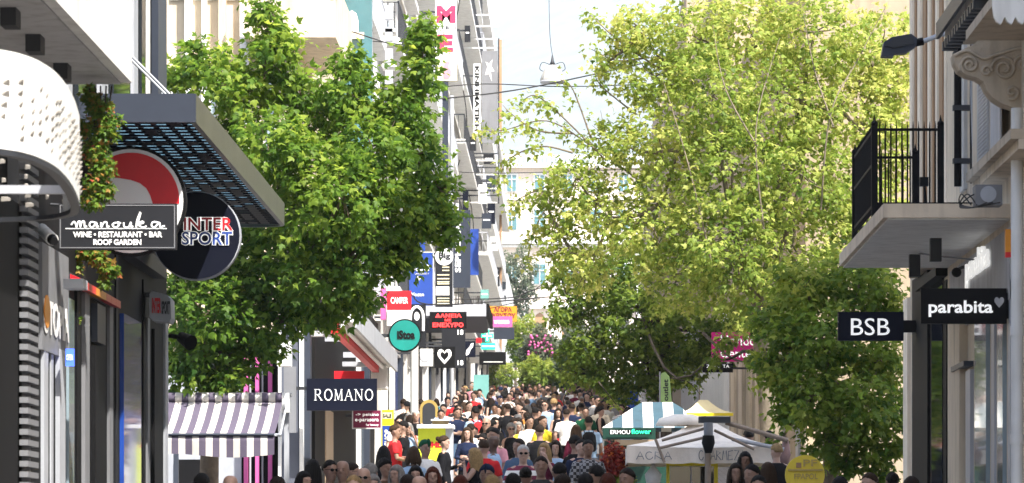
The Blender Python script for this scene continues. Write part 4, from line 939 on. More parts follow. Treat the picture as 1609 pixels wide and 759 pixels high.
# ================================================================ STRIPED AWNING (left, below tree)
s0 = 99.; s1 = 93.
y = DY(s0); t = thing('striped_awning', 'purple and white striped fabric awning under the left tree', 'awning', Vector((PX(350, s0), y, PZ(690, s0))))
M['stripe_dark'] = mat('plum_canvas', (.085,.07,.105), .85, bump=.2); M['stripe_light'] = mat('ivory_canvas', (.50,.475,.44), .85, bump=.4, bscale=8, stain=.3)
n = 17; xa, xb = PX(248, s0), PX(431, s0); yr = DY(96.3); zr = PZ(629, 96.3); zf = PZ(683, s0); zv = PZ(716, s0)
for k in range(n):
    x0 = xa+(xb-xa)*k/n; x1 = xa+(xb-xa)*(k+1)/n; mm = M['stripe_dark'] if k % 2 == 0 else M['stripe_light']
    mb = MB(); vs = []; prof = [(yr, zr)] + [(yr+(y-yr)*q, zr+(zf-zr)*q - .05*math.sin(math.pi*q)) for q in (.25, .5, .75, 1)]
    cols = 3
    grid = []
    for yy, z in prof: grid.append([(x0+(x1-x0)*c_/cols, yy, z) for c_ in range(cols+1)])
    for zq in (.33, .66, 1.): grid.append([(x0+(x1-x0)*c_/cols, y+.02*math.sin((x0+(x1-x0)*c_/cols)*9)*zq, zf+(zv-zf)*zq - (.03*math.sin((x0+(x1-x0)*c_/cols)*3.2) if zq == 1. else 0)) for c_ in range(cols+1)])
    vs = [p for r_ in grid for p in r_]; fs = [(a*(cols+1)+b, a*(cols+1)+b+1, (a+1)*(cols+1)+b+1, (a+1)*(cols+1)+b) for a in range(len(grid)-1) for b in range(cols)]
    part('stripe', MB().add(vs, fs, 0, True), mm, t)
    part('roll_stripe', MB().tube([(x0, yr-.05, zr+.04), (x1, yr-.05, zr+.04)], .085, 10), mm, t)
part('front_bar', MB().tube([(xa, y-.01, zf), (xb, y-.01, zf)], .022, 8), M['slate'], t)
part('end_bracket', MB().box(xb, xb+.12, yr-.1, yr+.1, zr-.2, zr+.12), M['white'], t); part('arm', MB().tube([(xb+.05, yr, zr-.1), (xb+.03, (y+yr)/2, zr-.6), (xb+.02, y, zf)], .025), M['lgrey'], t)
part('head_beam', MB().tube([(xa, yr+.06, zr+.09), (xb+.15, yr+.06, zr+.09)], .035, 8), M['offwhite'], t)
for x in (xa+.1, xb+.06): part('post', MB().box(x-.04, x+.04, yr+.1, yr+.18, gz(yr), zr+.08), M['lgrey'], t)

# ================================================================ END OF STREET
S = 14.9; Ye = DY(S)
B = thing('neoclassical_building', 'pale peach neoclassical building closing the far end of the street', 'building', (3, Ye, gz(Ye)))
M['peach'] = mat('pale_peach_render', (.74,.65,.57), .85, stain=.2)
x0, x1 = PX(745, S), PX(1180, S)
part('wall', MB().box(x0, x1, Ye, Ye+20, gz(Ye)-1, PZ(262, S)), M['peach'], B)
for py, d, h in ((258, .9, 6), (376, .8, 8), (385, .5, 4), (480, .6, 5), (312, .3, 2)): part('cornice', MB().box(x0-.3, x1+.3, Ye-d, Ye-.01, PZ(py+h, S), PZ(py, S)), M['white'], B)
for k in range(9):
    cx = 804 + k*44
    for (pa, pb, hw) in ((330, 361, 9), (415, 446, 10), (275, 300, 8)):
        w_ = part('window', MB().pbox(cx-hw-2, pa-3, cx+hw+2, pb+2, F/(Ye-.2), .2), M['white'], B)
        part('pane', MB().pbox(cx-hw+1, pa, cx+hw-1, pb, F/(Ye-.3), .08), M['tealglass'], w_)
        part('mullion', MB().pbox(cx-.6, pa, cx+.6, pb, F/(Ye-.36), .05), M['white'], w_); part('mullion', MB().pbox(cx-hw+1, (pa+pb)/2-6, cx+hw-1, (pa+pb)/2-5, F/(Ye-.42), .05), M['white'], w_)
    part('pilaster', MB().pbox(cx+19, 396, cx+25, 560, F/(Ye-.3), .3), M['white'], B)
    part('doorway', MB().prism([(PX(a, S), Ye-.06, PZ(b, S)) for a, b in ((cx-9, 560), (cx-9, 505), (cx-6, 495), (cx, 491), (cx+6, 495), (cx+9, 505), (cx+9, 560))], (0, .05, 0)), M['brownrec'] if k < 3 else M['glass'], B)
bl = None
for k in range(60):
    x = x0+(x1-x0)*k/59
    if bl is None: bl = part('baluster', MB().box(x-.09, x+.09, Ye-.5, Ye-.3, PZ(258, S), PZ(248, S)), M['white'], B); xb0 = x
    else: o = bl.copy(); C.objects.link(o); o.parent = B; o.location = (x-xb0, 0, 0)
part('parapet', MB().box(x0, x1, Ye-.55, Ye-.25, PZ(248, S), PZ(244, S)), M['white'], B)
B = thing('far_building', 'pale grey building edge just right of the long brown pipe', 'building', (-6, 330, gz(330)))
part('wall', MB().box(-22, PX(798, F/320.), 320, 350, gz(320)-1, PZ(430, F/320.)), M['greyslab'], B)
for k in range(3): part('window', MB().pbox(789.5, 440+k*24, 795, 454+k*24, F/319.9, .08), M['glass'], B)

# ================================================================ HANGING STREET LAMP AND WIRES
s = 45.; c = P(868, 112, s)
t = thing('hanging_lamp', 'ornate glass bowl street lamp hanging on wires over the street', 'lamp', c)
M['lampglass'] = mat('ribbed_lamp_glass', (.50,.49,.46), .25, var=.3, scale=6)
prof = [(18, 0), (18.5, -3), (17, -9), (14, -16), (9, -22), (4, -26)]
part('bowl', MB().rings([(PZ(128+b, s), a/s, a/s, c.x, c.y) for a, b in prof], 20), M['lampglass'], t)
part('rim', MB().rings([(PZ(131, s), 19/s, 19/s, c.x, c.y), (PZ(127, s), 19.3/s, 19.3/s, c.x, c.y)], 20), M['lgrey'], t)
part('cap', MB().rings([(PZ(102, s), 5/s, 5/s, c.x, c.y), (PZ(97, s), 3/s, 3/s, c.x, c.y), (PZ(86, s), .8/s, .8/s, c.x, c.y)], 12), M['dgrey'], t)
for k in range(8):
    a = 2*math.pi*k/8; part('rib', MB().tube([(c.x+(r_/s+.01)*math.cos(a), c.y+(r_/s+.01)*math.sin(a), PZ(128+b, s)) for r_, b in prof], .012, 4), M['lgrey'], t)
for sx in (-1, 1): part('scroll_arm', MB().tube(smooth([(c.x+sx*5/s, c.y, PZ(101, s)), (c.x+sx*16/s, c.y, PZ(98, s)), (c.x+sx*20/s, c.y, PZ(108, s)), (c.x+sx*15/s, c.y, PZ(112, s))], 4), .015, 5), M['dgrey'], t)
def wire(pts, r=.018, label='thin black wire', grp=None):
    q = smooth([tuple(p) for p in pts], 8); mb = MB().tube(q, r, 5); o = part('overhead_wire', mb, M['wire'], None, label, None, grp, 'wire', q[0]); return o
XE = XR+.1
wire([(c.x, c.y, PZ(87, s)), (c.x-.1, c.y, PZ(40, s)), (c.x-.15, c.y, PZ(-120, s))], .012, 'thin vertical wire from which the glass bowl lamp hangs')
wire([(XL, DY(s), PZ(140, s)), (PX(760, s), DY(s), PZ(132, s)), (PX(900, s), DY(s), PZ(136, s)), (XE, DY(s), PZ(128, s))], .02, 'nearly level black wire crossing just below the bowl lamp')
wire([(XL, DY(50.), PZ(160, 50.)), (PX(780, 50.), DY(50.), PZ(146, 50.)), (PX(900, 50.), DY(50.), PZ(124, 50.)), (XE, DY(50.), PZ(70, 50.))], .024, 'black wire rising to the right across the bowl lamp')
wire([(XL, DY(40.), PZ(268, 40.)), (PX(800, 40.), DY(40.), PZ(272, 40.)), (XE, DY(40.), PZ(262, 40.))], .018, 'level wire in front of the end building top')
wire([(XL, DY(42.), PZ(470, 42.)), (PX(800, 42.), DY(42.), PZ(468, 42.)), (PX(860, 42.), DY(42.), PZ(450, 42.)), (XE, DY(42.), PZ(400, 42.))], .024, 'sagging wire above the orange sign rising right')
wire([(XL, DY(40.), PZ(500, 40.)), (PX(820, 40.), DY(40.), PZ(472, 40.)), (PX(870, 40.), DY(40.), PZ(440, 40.)), (XE, DY(40.), PZ(380, 40.))], .018, 'thinner steep wire right of the orange sign')
wire([P(470, 20, 83)+Vector((0,.5,0)), P(560, 52, 75), P(640, 80, 68), P(690, 108, 60)], .014, 'thin wire slanting down past the teal glazing')
wire([P(528, 60, 66), P(640, 72, 62), (XL+.8, DY(50.), PZ(95, 50.))], .014, 'thin level wire left of the crimson lettering')
wire([(XL, DY(66.), PZ(455, 66.)), (PX(640, 60.), DY(60.), PZ(462, 60.)), (PX(720, 56.), DY(56.), PZ(478, 56.)), (XE, DY(50.), PZ(440, 50.))], .02, 'pale slack cable crossing above the electronic sign')

# ================================================================ MARKET STANDS ON THE RIGHT
# beige parasol
s = 104.; y = DY(s); xc = PX(1112, s)
t = thing('market_parasol', 'large square beige canvas parasol with scribbled valance over a yellow framed stall', 'parasol', (xc, y+1.1, gz(y)))
xa, xb = PX(985, s), PX(1235, s)-.15; hy = 1.1; ztp = PZ(662, s); ze = PZ(700, s); yc_ = y+hy
def canopy_fan(mb, xa, xb, y0, y1, ze, zt, xm, ym, tp=.16):
    P4 = [(xa, y0), (xb, y0), (xb, y1), (xa, y1)]; n = 6
    for i in range(4):
        a = Vector(P4[i]); b = Vector(P4[(i+1) % 4]); vs = []; fs = []; m = 7
        for j in range(m+1):
            q = j/m
            for k in range(n+1):
                p = a.lerp(b, k/n); x = p.x+(xm-p.x)*q*(1-tp); yy = p.y+(ym-p.y)*q*(1-tp); z = ze+(zt-ze)*q - .06*math.sin(math.pi*q) - .035*math.sin(math.pi*k/n)*(1-q)
                vs.append((x, yy, z))
        for j in range(m):
            for k in range(n): fs.append((j*(n+1)+k, j*(n+1)+k+1, (j+1)*(n+1)+k+1, (j+1)*(n+1)+k))
        mb.add(vs, fs, 0, True)
mb = MB(); canopy_fan(mb, xa, xb, y, y+2*hy, ze, ztp, xc, yc_); part('canopy', mb, M['canvas'], t)
zl = PZ(727, s)
for (a, b) in (((xa, y), (xb, y)), ((xb, y), (xb, y+2*hy)), ((xb, y+2*hy), (xa, y+2*hy)), ((xa, y+2*hy), (xa, y))):
    vs = []; n = 16
    for k in range(n+1):
        p = Vector(a).lerp(Vector(b), k/n); sag = -.035*math.sin(math.pi*(k % 6)/6) if 0 else -.02*abs(math.sin(k*.9))
        vs += [(p.x, p.y-.02*math.sin(k*1.7), ze-.035*math.sin(math.pi*k/n)), (p.x, p.y-.03*math.sin(k*1.7+.8), zl+sag)]
    part('valance', MB().add(vs, [(2*k, 2*k+2, 2*k+3, 2*k+1) for k in range(n)], 0, True), M['canvas'], t)
part('vent_cap', MB().rings([(ztp-.03, .42, .38, xc-.35, yc_), (ztp+.08, .36, .3, xc-.35, yc_), (ztp+.14, .15, .12, xc-.35, yc_)], 14), M['canvas'], t)
part('pole', MB().tube([(xc+.0, y-.06, gz(y)), (xc, y-.06, PZ(660, s))], .045, 10), M['beam'], t)
part('hub', MB().pbox(1098, 655, 1148, 664, s+.6, .3), M['dgrey'], t); part('hub', MB().tube([P(1113, 664, s+.8), P(1113, 684, s+.8)], .07, 10), M['grey'], t); part('hub', MB().tube([P(1113, 684.3, s+.9), P(1113, 696, s+.9), P(1113, 712, s+.9)], [.085, .10, .05], 10), M['black'], t)
for a, b in (((1040, 692), (1112, 672)), ((1036, 704), (1105, 688)), ((1122, 676), (1185, 706)), ((1030, 690), (1044, 727))):
    part('arm', MB().tube([P(a[0], a[1], s+.3), P(b[0], b[1], s+.3)], .022, 6), M['beam'], t)
part('long_beam', MB().tube([P(1140, 664, s+.2), P(1238, 692, s+.2)], .035, 8), M['beam'], t); part('long_beam', MB().tube([P(1150, 690, s+.2), P(1232, 706, s+.2)], .03, 8), M['lgrey'], t)
part('tied_cloth', MB().rings([(PZ(730, s), .05, .05, PX(1233, s), y-.05), (PZ(715, s), .09, .07, PX(1233, s), y-.05), (PZ(692, s), .04, .04, PX(1235, s), y-.05)], 10), mat('mauve_cloth', (.28,.18,.17), .9), t)
def gl(chars, x0, y0, x1, y1):
    G = {'A': [[(0,0),(.5,1),(1,0)],[(.2,.4),(.8,.4)]], 'G': [arc(.5,.5,.5,.5,50,340)], 'R': [[(0,0),(.05,1),(.8,.75),(.1,.5),(1,0)]], 'Z': [[(0,1),(1,1),(0,0),(1,0)]], 'M': [[(0,0),(.2,1),(.5,.3),(.8,1),(1,0)]], 'E': [[(1,1),(0,.9),(0,.5),(.8,.5),(0,.5),(0,0),(1,.1)]], 'U': [[(0,1),(.1,0),(.9,0),(1,1)]]}
    n = len(chars)
    for i, ch in enumerate(chars):
        a = x0+(x1-x0)*i/n; b = a+(x1-x0)/n*.8; strokes(G[ch], a, y0, b, y1, s, .007, M['grey'], t, off=.05)
gl('AGRA', 1000, 710, 1058, 722); gl('GUARMEZA', 1098, 708, 1172, 723)
# yellow framed stall
s = 102.5; y = DY(s); t = thing('market_stall', 'yellow framed glass stall under the beige parasol', 'stall', (PX(1088, s), y, gz(y)))
for a, b, c_, d in ((1047, 727, 1052, 800), (1122, 727, 1128, 800), (1052.2, 727, 1121.8, 732)): part('frame', MB().pbox(a, b, c_, d, s, .08), M['yellow'], t)
part('frame', MB().pbox(1085, 732.3, 1087, 800, s, .05), M['greyslab'], t)
part('pane', MB().pbox(1052.5, 733, 1121.5, 800, s-.2, .02), M['glass'], t); part('counter', MB().box(PX(1047, s), PX(1128, s), y+.1, y+1.0, gz(y), PZ(802, s)), M['yellow'], t)
part('roof', MB().box(PX(1045, s), PX(1130, s), y+.02, y+1.1, PZ(726.5, s), PZ(723, s)), M['creamcanvas'], t)
for k in range(4): part('shelf_goods', MB().ball(P(1060+k*17, 765, s)+Vector((0,.3,0)), (.08, .06, .05), 8), M['orange'], t)
# hanging lanterns / garments left
s = 104.; t = thing('hanging_lantern', 'pale cloth lantern hanging under the left edge of the beige parasol', 'lantern', P(1026, 745, s))
part('body', MB().rings([(PZ(762, s), .10, .08, PX(1027, s), DY(s)+.3), (PZ(745, s), .13, .1, PX(1027, s), DY(s)+.3), (PZ(732, s), .03, .03, PX(1027, s), DY(s)+.3), (PZ(727, s), .02, .02, PX(1027, s), DY(s)+.3)], 10), M['offwhite'], t)
# striped kiosk
s = 88.; y = DY(s); t = thing('striped_kiosk', 'flower kiosk with blue and white striped hipped canopy and green fascia', 'kiosk', (PX(1010, s), y, gz(y)))
M['sb'] = mat('blue_stripe_canvas', (.035,.075,.10), .85, stain=.3); M['sw'] = mat('white_stripe_canvas', (.60,.58,.53), .85, stain=.4)
apx, apy = 1040, 628; n = 9
xa, xb = 946, 1092
for k in range(n):
    a = xa+(xb-xa)*k/n; b = xa+(xb-xa)*(k+1)/n; f_ = lambda q: max(.001, min(1, (q-xa)/(apx-30-xa), (xb-q)/(xb-apx-30)))
    top = lambda q: (PX(q, s), y+1.2*f_(q), PZ(672, s)+(PZ(apy, s)-PZ(672, s))*f_(q))
    vs = [(PX(a, s), y, PZ(672, s)), (PX(b, s), y, PZ(672, s)), top(b), top(a)]
    vs2 = [(PX(a, s), y+2.4, PZ(672, s)), (PX(b, s), y+2.4, PZ(672, s)), (top(b)[0], y+2.4-1.2*f_(b), top(b)[2]), (top(a)[0], y+2.4-1.2*f_(a), top(a)[2])]
    part('canopy_stripe', MB().add(vs, [(0,1,2,3)]).add(vs2, [(1,0,3,2)]), M['sb'] if k % 2 else M['sw'], t)
for xx, g in ((xa, -30), (xb, 30)):
    for k in range(8):
        ya = y+2.4*k/8; yb = y+2.4*(k+1)/8
        part('canopy_stripe', MB().add([(PX(xx, s), ya, PZ(672, s)), (PX(xx, s), yb, PZ(672, s)), (PX(apx+g, s), y+1.2, PZ(apy, s))], [(0,1,2)]), M['sb'] if k % 2 else M['sw'], t)
part('fascia', MB().pbox(947, 672.5, 1030, 690, s, .1), M['green'], t)
part('name_plate', MB().pbox(957, 675, 1024, 682.5, s+.15, .05), M['black'], t)
text('ERMOU', 959, 676, 990, 682, s+.2, M['ledwhite'], t, bold=0); 
o = text('flower', 992, 674, 1023, 682, s+.2, M['ledgreen'], t, bold=.02)
part('counter_ledge', MB().pbox(966, 691, 1030, 699, s, .8), M['wood'], t)
part('box', MB().box(PX(950, s), PX(1085, s), y+.4, y+2.2, gz(y), PZ(692, s)), M['green'], t)
# far cream parasol
s = 74.; y = DY(s); t = thing('market_parasol', 'smaller cream parasol with a yellow hem behind the beige one', 'parasol', (PX(1110, s), y+1, gz(y)))
mb = MB(); canopy_fan(mb, PX(1068, s), PX(1152, s), y, y+1.3, PZ(648, s), PZ(627, s), PX(1106, s), y+.65); part('canopy', mb, M['creamcanvas'], t)
part('hem', MB().pbox(1068, 649, 1152, 653.5, s, .02), M['yellow'], t); part('pole', MB().tube([(PX(1108, s), y+.65, gz(y)), (PX(1108, s), y+.65, PZ(627, s))], .03), M['lgrey'], t)
# yellow round sign
s = 120.; y = DY(s); c = P(1265, 746, s); t = thing('round_sign', 'worn yellow round sign with faded letters low at right', 'sign', c)
M['yworn'] = mat('worn_yellow_paint', (.80,.62,.06), .6, stain=.5)
part('disc', MB().disc(c, 31/s, .12), M['yworn'], t); part('crossbar', MB().pbox(1238, 737, 1293, 740, s, -.02), M['gold'], t)
text('PF', 1262, 722, 1284, 733, s, M['gold'], t, bold=.02); part('square_print', MB().pbox(1251, 727, 1259, 735, s, -.008), M['brownrec'], t); text('FPAPOL', 1248, 744, 1285, 753, s, M['gold'], t, bold=.02)
part('post', MB().tube([(c.x, y+.15, gz(y)), (c.x, y+.15, c.z)], .035), M['lgrey'], t)
# white van roof under trees
s = 50.; y = DY(s); t = thing('parked_van', 'white van roof with blue screen glimpsed beyond the crowd under the trees', 'van', (PX(985, s), y, gz(y)))
part('body', MB().prism([(PX(964, s), y, gz(y)+.4), (PX(964, s), y, gz(y)+2.2), (PX(967, s), y, gz(y)+2.45), (PX(1004, s), y, gz(y)+2.45), (PX(1008, s), y, gz(y)+2.2), (PX(1008, s), y, gz(y)+.4)], (0, 5, 0)), M['white'], t)
part('windscreen', MB().box(PX(969, s), PX(1003, s), y-.02, y-.001, gz(y)+1.25, gz(y)+2.1), M['bglass'], t)
for x in (966, 1000): part('headlight', MB().box(PX(x, s), PX(x+6, s), y-.03, y-.001, gz(y)+.85, gz(y)+1.05), M['lampglass'], t)
for x in (965, 999):
    for dy in (.9, 4): part('wheel', MB().tube([(PX(x, s), y+dy, gz(y)+.35), (PX(x+8, s), y+dy, gz(y)+.35)], .35, 16), M['black'], t)
part('bumper', MB().box(PX(963, s), PX(1009, s), y-.08, y-.001, gz(y)+.35, gz(y)+.6), M['dgrey'], t)
# ================================================================ TREES
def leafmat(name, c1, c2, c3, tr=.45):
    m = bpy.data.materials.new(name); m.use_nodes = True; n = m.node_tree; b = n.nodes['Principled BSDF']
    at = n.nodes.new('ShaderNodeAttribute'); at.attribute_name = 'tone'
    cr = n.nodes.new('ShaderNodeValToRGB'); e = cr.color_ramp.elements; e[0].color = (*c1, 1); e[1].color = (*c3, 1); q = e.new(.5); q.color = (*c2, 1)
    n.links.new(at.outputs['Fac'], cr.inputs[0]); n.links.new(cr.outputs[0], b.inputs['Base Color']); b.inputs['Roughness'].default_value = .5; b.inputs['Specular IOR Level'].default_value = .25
    t = n.nodes.new('ShaderNodeBsdfTranslucent'); hs = n.nodes.new('ShaderNodeHueSaturation'); hs.inputs['Value'].default_value = 1.5; hs.inputs['Hue'].default_value = .49
    n.links.new(cr.outputs[0], hs.inputs['Color']); n.links.new(hs.outputs[0], t.inputs[0])
    mx = n.nodes.new('ShaderNodeMixShader'); mx.inputs[0].default_value = tr
    o = [q for q in n.nodes if q.type == 'OUTPUT_MATERIAL'][0]
    n.links.new(b.outputs[0], mx.inputs[1]); n.links.new(t.outputs[0], mx.inputs[2]); n.links.new(mx.outputs[0], o.inputs[0]); return m
def leaves(name, centers, outward, size, m, parent, tone, blades=3, label=None):
    """centers Nx3, outward Nx3; every leaf is a few folded blades"""
    N = len(centers); up = np.array([0, 0, 1.])
    ax = outward*.7 + RNG.normal(0, .55, (N, 3)) + np.array([0, 0, -.45]); ax /= np.linalg.norm(ax, axis=1, keepdims=True)
    nr = up*.8 + outward*.5 + RNG.normal(0, .5, (N, 3)); nr -= ax*(nr*ax).sum(1, keepdims=True); nr /= np.linalg.norm(nr, axis=1, keepdims=True)
    sd_ = np.cross(nr, ax); sz = size*RNG.uniform(.5, 1.4, (N, 1))
    V = []; angs = [0, .85, -.85][:blades]
    for k, a in enumerate(angs):
        d = ax*math.cos(a) + sd_*math.sin(a); s2 = np.cross(nr, d); l = sz*(1 if k == 0 else .72); wdt = l*.27
        tip = centers + d*l - nr*l*.18; mid = centers + d*l*.45
        V += [centers, mid + s2*wdt - nr*l*.03, tip, mid - s2*wdt - nr*l*.03, mid + nr*l*.05]
    V = np.stack(V, 1).reshape(-1, 3); nv = 5*blades
    base = np.arange(N*blades)*5
    tri = np.concatenate([np.stack([base, base+4, base+1], 1), np.stack([base+4, base+2, base+1], 1), np.stack([base, base+3, base+4], 1), np.stack([base+3, base+2, base+4], 1)], 1).reshape(-1, 3)
    og = np.array(ORIG[parent.name]); V = V - og
    me = bpy.data.meshes.new(name); me.vertices.add(len(V)); me.vertices.foreach_set('co', V.astype(np.float32).ravel())
    nf = len(tri); me.loops.add(nf*3); me.loops.foreach_set('vertex_index', tri.astype(np.int32).ravel())
    me.polygons.add(nf); me.polygons.foreach_set('loop_start', np.arange(0, nf*3, 3, dtype=np.int32)); me.polygons.foreach_set('loop_total', np.full(nf, 3, dtype=np.int32))
    me.update(calc_edges=True)
    a = me.attributes.new('tone', 'FLOAT', 'FACE'); a.data.foreach_set('value', np.repeat(np.clip(tone, 0, 1), blades*4).astype(np.float32))
    print('leaf tris', name, nf)
    me.materials.append(m); o = bpy.data.objects.new(name, me); C.objects.link(o); o.parent = parent; ORIG[o.name] = ORIG[parent.name]
    o['kind'] = 'stuff'; setp(o, label); return o
def clump_leaves(clumps, sref, dens, ydepth, tonef, sub=9):
    """clumps (px,py,rpx,dy,density); returns leaf positions/outward/tone"""
    Pp = []; Oo = []; Tt = []; cen = []
    for cl in clumps:
        px, py, r = cl[:3]; dy = cl[3] if len(cl) > 3 else 0; dn = cl[4] if len(cl) > 4 else 1
        y = DY(sref)+dy; s = F/y; c = np.array([PX(px, s), y, PZ(py, s)]); R = r/s; cen.append((Vector(c), R))
        rad = np.array([R, min(R*1.2, ydepth), R*.92])
        ns = max(6, int(dens*dn*R*R*5.2 + 12*dn)); d = RNG.normal(size=(ns, 3)); d /= np.linalg.norm(d, axis=1, keepdims=True)
        q = RNG.uniform(.35, 1.12, (ns, 1))**.6
        # uneven outline: lumps
        lump = 1 + .22*np.sin(d[:, :1]*5+px) * np.cos(d[:, 2:]*6+py)
        sc_ = c + d*q*rad*lump
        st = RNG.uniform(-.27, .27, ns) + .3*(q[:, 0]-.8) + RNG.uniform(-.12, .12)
        for j in range(sub):
            off = RNG.normal(0, 1, (ns, 3))*np.array([.085, .085, .06]); p = sc_ + off + d*RNG.uniform(-.12, .1, (ns, 1)); p[:, 2] -= RNG.uniform(0, .10, ns)
            Pp.append(p); Oo.append(d*.8 + off*4); Tt.append(tonef(p) + st + RNG.normal(0, .12, ns))
    return np.concatenate(Pp), np.concatenate(Oo), np.concatenate(Tt), cen
def limb(a, b, r0, r1, bend=.25, n=6):
    a = Vector(a); b = Vector(b); pts = []; rd = []; w_ = Vector((random.uniform(-1, 1), random.uniform(-1, 1), 0))*bend*(b-a).length*.3
    for i in range(n+1):
        t = i/n; p = a.lerp(b, t) + w_*math.sin(math.pi*t) + Vector((0, 0, -.12*(b-a).length*math.sin(math.pi*t))); pts.append(p); rd.append(r0+(r1-r0)*t)
    return pts, rd
def tree(label, base, fork, clumps, sref, dens, ydepth, m, bark, tonef, lsz, r0=.16, tw=(), cat='tree'):
    """base, fork: world points of the trunk foot and the main fork"""
    t = thing('leafy_tree', label, cat, base)
    base = Vector(base); fork = Vector(fork); mid = base.lerp(fork, .5)+Vector((.08, .05, 0))
    part('trunk', MB().tube(smooth([tuple(base), tuple(mid), tuple(fork)], 5), [r0*(1.25-.45*i/10) for i in range(11)], 12), bark, t)
    Pp, Oo, Tt, cen = clump_leaves(clumps, sref, dens, ydepth, tonef)
    if len(tw):
        tp = []; to = []; tt = []
        for path, nl in tw:
            q = smooth([tuple(P(a, b, s_)) for a, b, s_ in path], 6)
            part('twig', MB().tube(q, [.022*(1-.75*i/len(q)) for i in range(len(q))], 5), bark, t)
            for i in range(nl):
                f_ = RNG.uniform(.25, 1.02)**.8; k = min(int(f_*(len(q)-1)), len(q)-2); c = np.array(q[k])*(1-.5)+np.array(q[k+1])*.5
                for j in range(6):
                    o = RNG.normal(0, .10, 3); tp.append(c+o+np.array([0, 0, -.05])); to.append(o*5); tt.append(.5+RNG.normal(0, .25))
        Pp = np.concatenate([Pp, np.array(tp)]); Oo = np.concatenate([Oo, np.array(to)]); Tt = np.concatenate([Tt, np.array(tt)])
    # main limbs to clumps
    hubs = []
    for k, (c, R) in enumerate(sorted(cen, key=lambda q: -q[1])):
        if k < 6: src = fork; ra = r0*.55
        else:
            src = min(hubs, key=lambda h: (h-c).length) if hubs else fork; ra = r0*.28
            if (src-c).length > (fork-c).length: src = fork
        pts, rd = limb(src, c, ra*.8, .012 if k > 5 else .028)
        part('branch', MB().tube(pts, rd, 7), bark, t); hubs.append(c.lerp(Vector(src), .25))
        mb = MB()
        for j in range(4):
            d = Vector(RNG.normal(size=3)).normalized(); e = c + d*R*.9; p2, r2_ = limb(c, e, .016, .004, .4, 3); mb.tube(p2, r2_, 4)
        part('twigs', mb, bark, t, kind='stuff')
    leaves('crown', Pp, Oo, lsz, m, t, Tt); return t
LM1 = leafmat('maple_leaf_green', (.035,.095,.014), (.12,.22,.024), (.34,.42,.06), .6)
LM2 = leafmat('light_maple_leaf', (.085,.16,.025), (.24,.32,.055), (.52,.52,.16), .55)
LM3 = leafmat('maple_leaf_deep', (.08,.15,.025), (.21,.29,.045), (.42,.46,.11), .65)
LM4 = leafmat('maple_leaf_olive', (.055,.125,.018), (.17,.255,.032), (.38,.40,.075), .6)
LM5 = leafmat('oleander_leaf', (.03,.07,.03), (.07,.13,.05), (.16,.24,.08))
# left tree
cl = [(420,14,26,0),(428,50,34,0),(425,92,45,0),(316,100,40,0),(285,112,30,.5),(350,130,50,-.4),(392,140,45,.5),(470,140,40,.3),(545,98,28,0),(545,140,42,-.3),(505,180,55,.6),
      (664,40,20,0),(664,70,24,0),(660,105,25,0),(656,130,30,.3),(640,180,45,0),(600,170,45,.4),(585,230,60,-.8),(650,245,48,0),(690,295,30,0),(698,350,26,0),(665,330,45,0),(350,210,55,.8),(420,220,65,-1.),(480,260,70,-.5),
      (540,310,75,-1.2),(610,330,60,-.3),(610,390,45,.3),(560,400,60,-.6),(480,360,75,-.3),(410,330,70,.8),(350,300,60,1.2),(430,430,65,.2),(500,440,60,-.6),(555,450,42,0),(470,490,40,.3),(350,410,65,.5),(300,450,50,.8),(330,490,60,-.4),
      (390,500,55,.2),(290,520,38,.5),(320,560,45,0),(285,575,25,0),(375,560,38,.4),(420,540,28,0),(345,600,20,.3),(270,470,30,.8),(640,400,22,0),(520,490,22,0),(355,590,28,0)]
s = 96.
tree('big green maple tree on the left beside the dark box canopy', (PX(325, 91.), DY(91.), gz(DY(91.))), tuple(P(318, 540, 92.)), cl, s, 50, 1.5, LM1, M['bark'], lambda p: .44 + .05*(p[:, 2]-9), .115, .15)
# bare lower limbs visible under the crown
# bright right tree
clA = [(1000,40,42,0,.9),(1075,50,70,0),(1175,40,80,.5),(1280,50,85,0),(1385,70,70,.5),(1030,120,62,0,.85),(955,95,16,0,.8),(985,70,26,0,.6),(1120,150,85,-.8),(1225,160,85,-.4),(1335,170,80,0),(1400,230,55,.4),(955,215,48,0,.65),(1040,235,75,-.5),
       (1150,265,85,-1.2),(1260,275,85,-.8),(1345,300,70,0),(905,280,48,0,.7),(855,300,26,0,.7),(870,345,30,0,.7),(935,335,60,0,.9),(1025,350,75,-.8),(1130,375,85,-1.4),(1245,385,80,-.6),(1330,400,60,0),(885,390,36,0,.8),(925,420,40,0,.8),(1400,360,40,.6),(1400,140,50,.3),(1070,430,70,-.4),(1180,460,70,-.4)]
tw = [([(1000,280,80),(930,230,79),(860,190,78),(790,205,77),(745,205,76)], 26), ([(950,250,80),(880,180,80),(840,150,80),(815,165,79)], 20), ([(960,300,80),(880,290,79),(820,310,78),(800,330,77)], 18), ([(930,220,80),(900,140,80),(880,125,80)], 8),
      ([(1040,110,80),(980,70,80),(945,40,80),(925,20,79)], 20), ([(1020,90,80),(970,95,79),(925,75,79)], 16), ([(900,240,80),(850,230,80),(800,250,79),(780,290,78)], 22), ([(880,300,79),(850,340,79),(835,380,79),(830,410,79)], 16), ([(1000,180,80),(950,140,80),(935,120,80)], 12), ([(900,210,78),(845,205,77),(805,180,77),(790,165,76)], 14),
      ([(1290,330,81.5),(1305,180,81.8),(1350,90,81.5),(1392,10,81.5)], 10), ([(1200,360,82),(1188,200,82.2),(1225,60,81.5)], 10), ([(1120,420,82),(1082,260,82),(1040,120,81.5)], 10), ([(1310,200,81.8),(1280,110,81.5),(1262,20,81.5)], 6), ([(1190,230,82.2),(1140,140,82),(1120,40,81.5)], 6)]
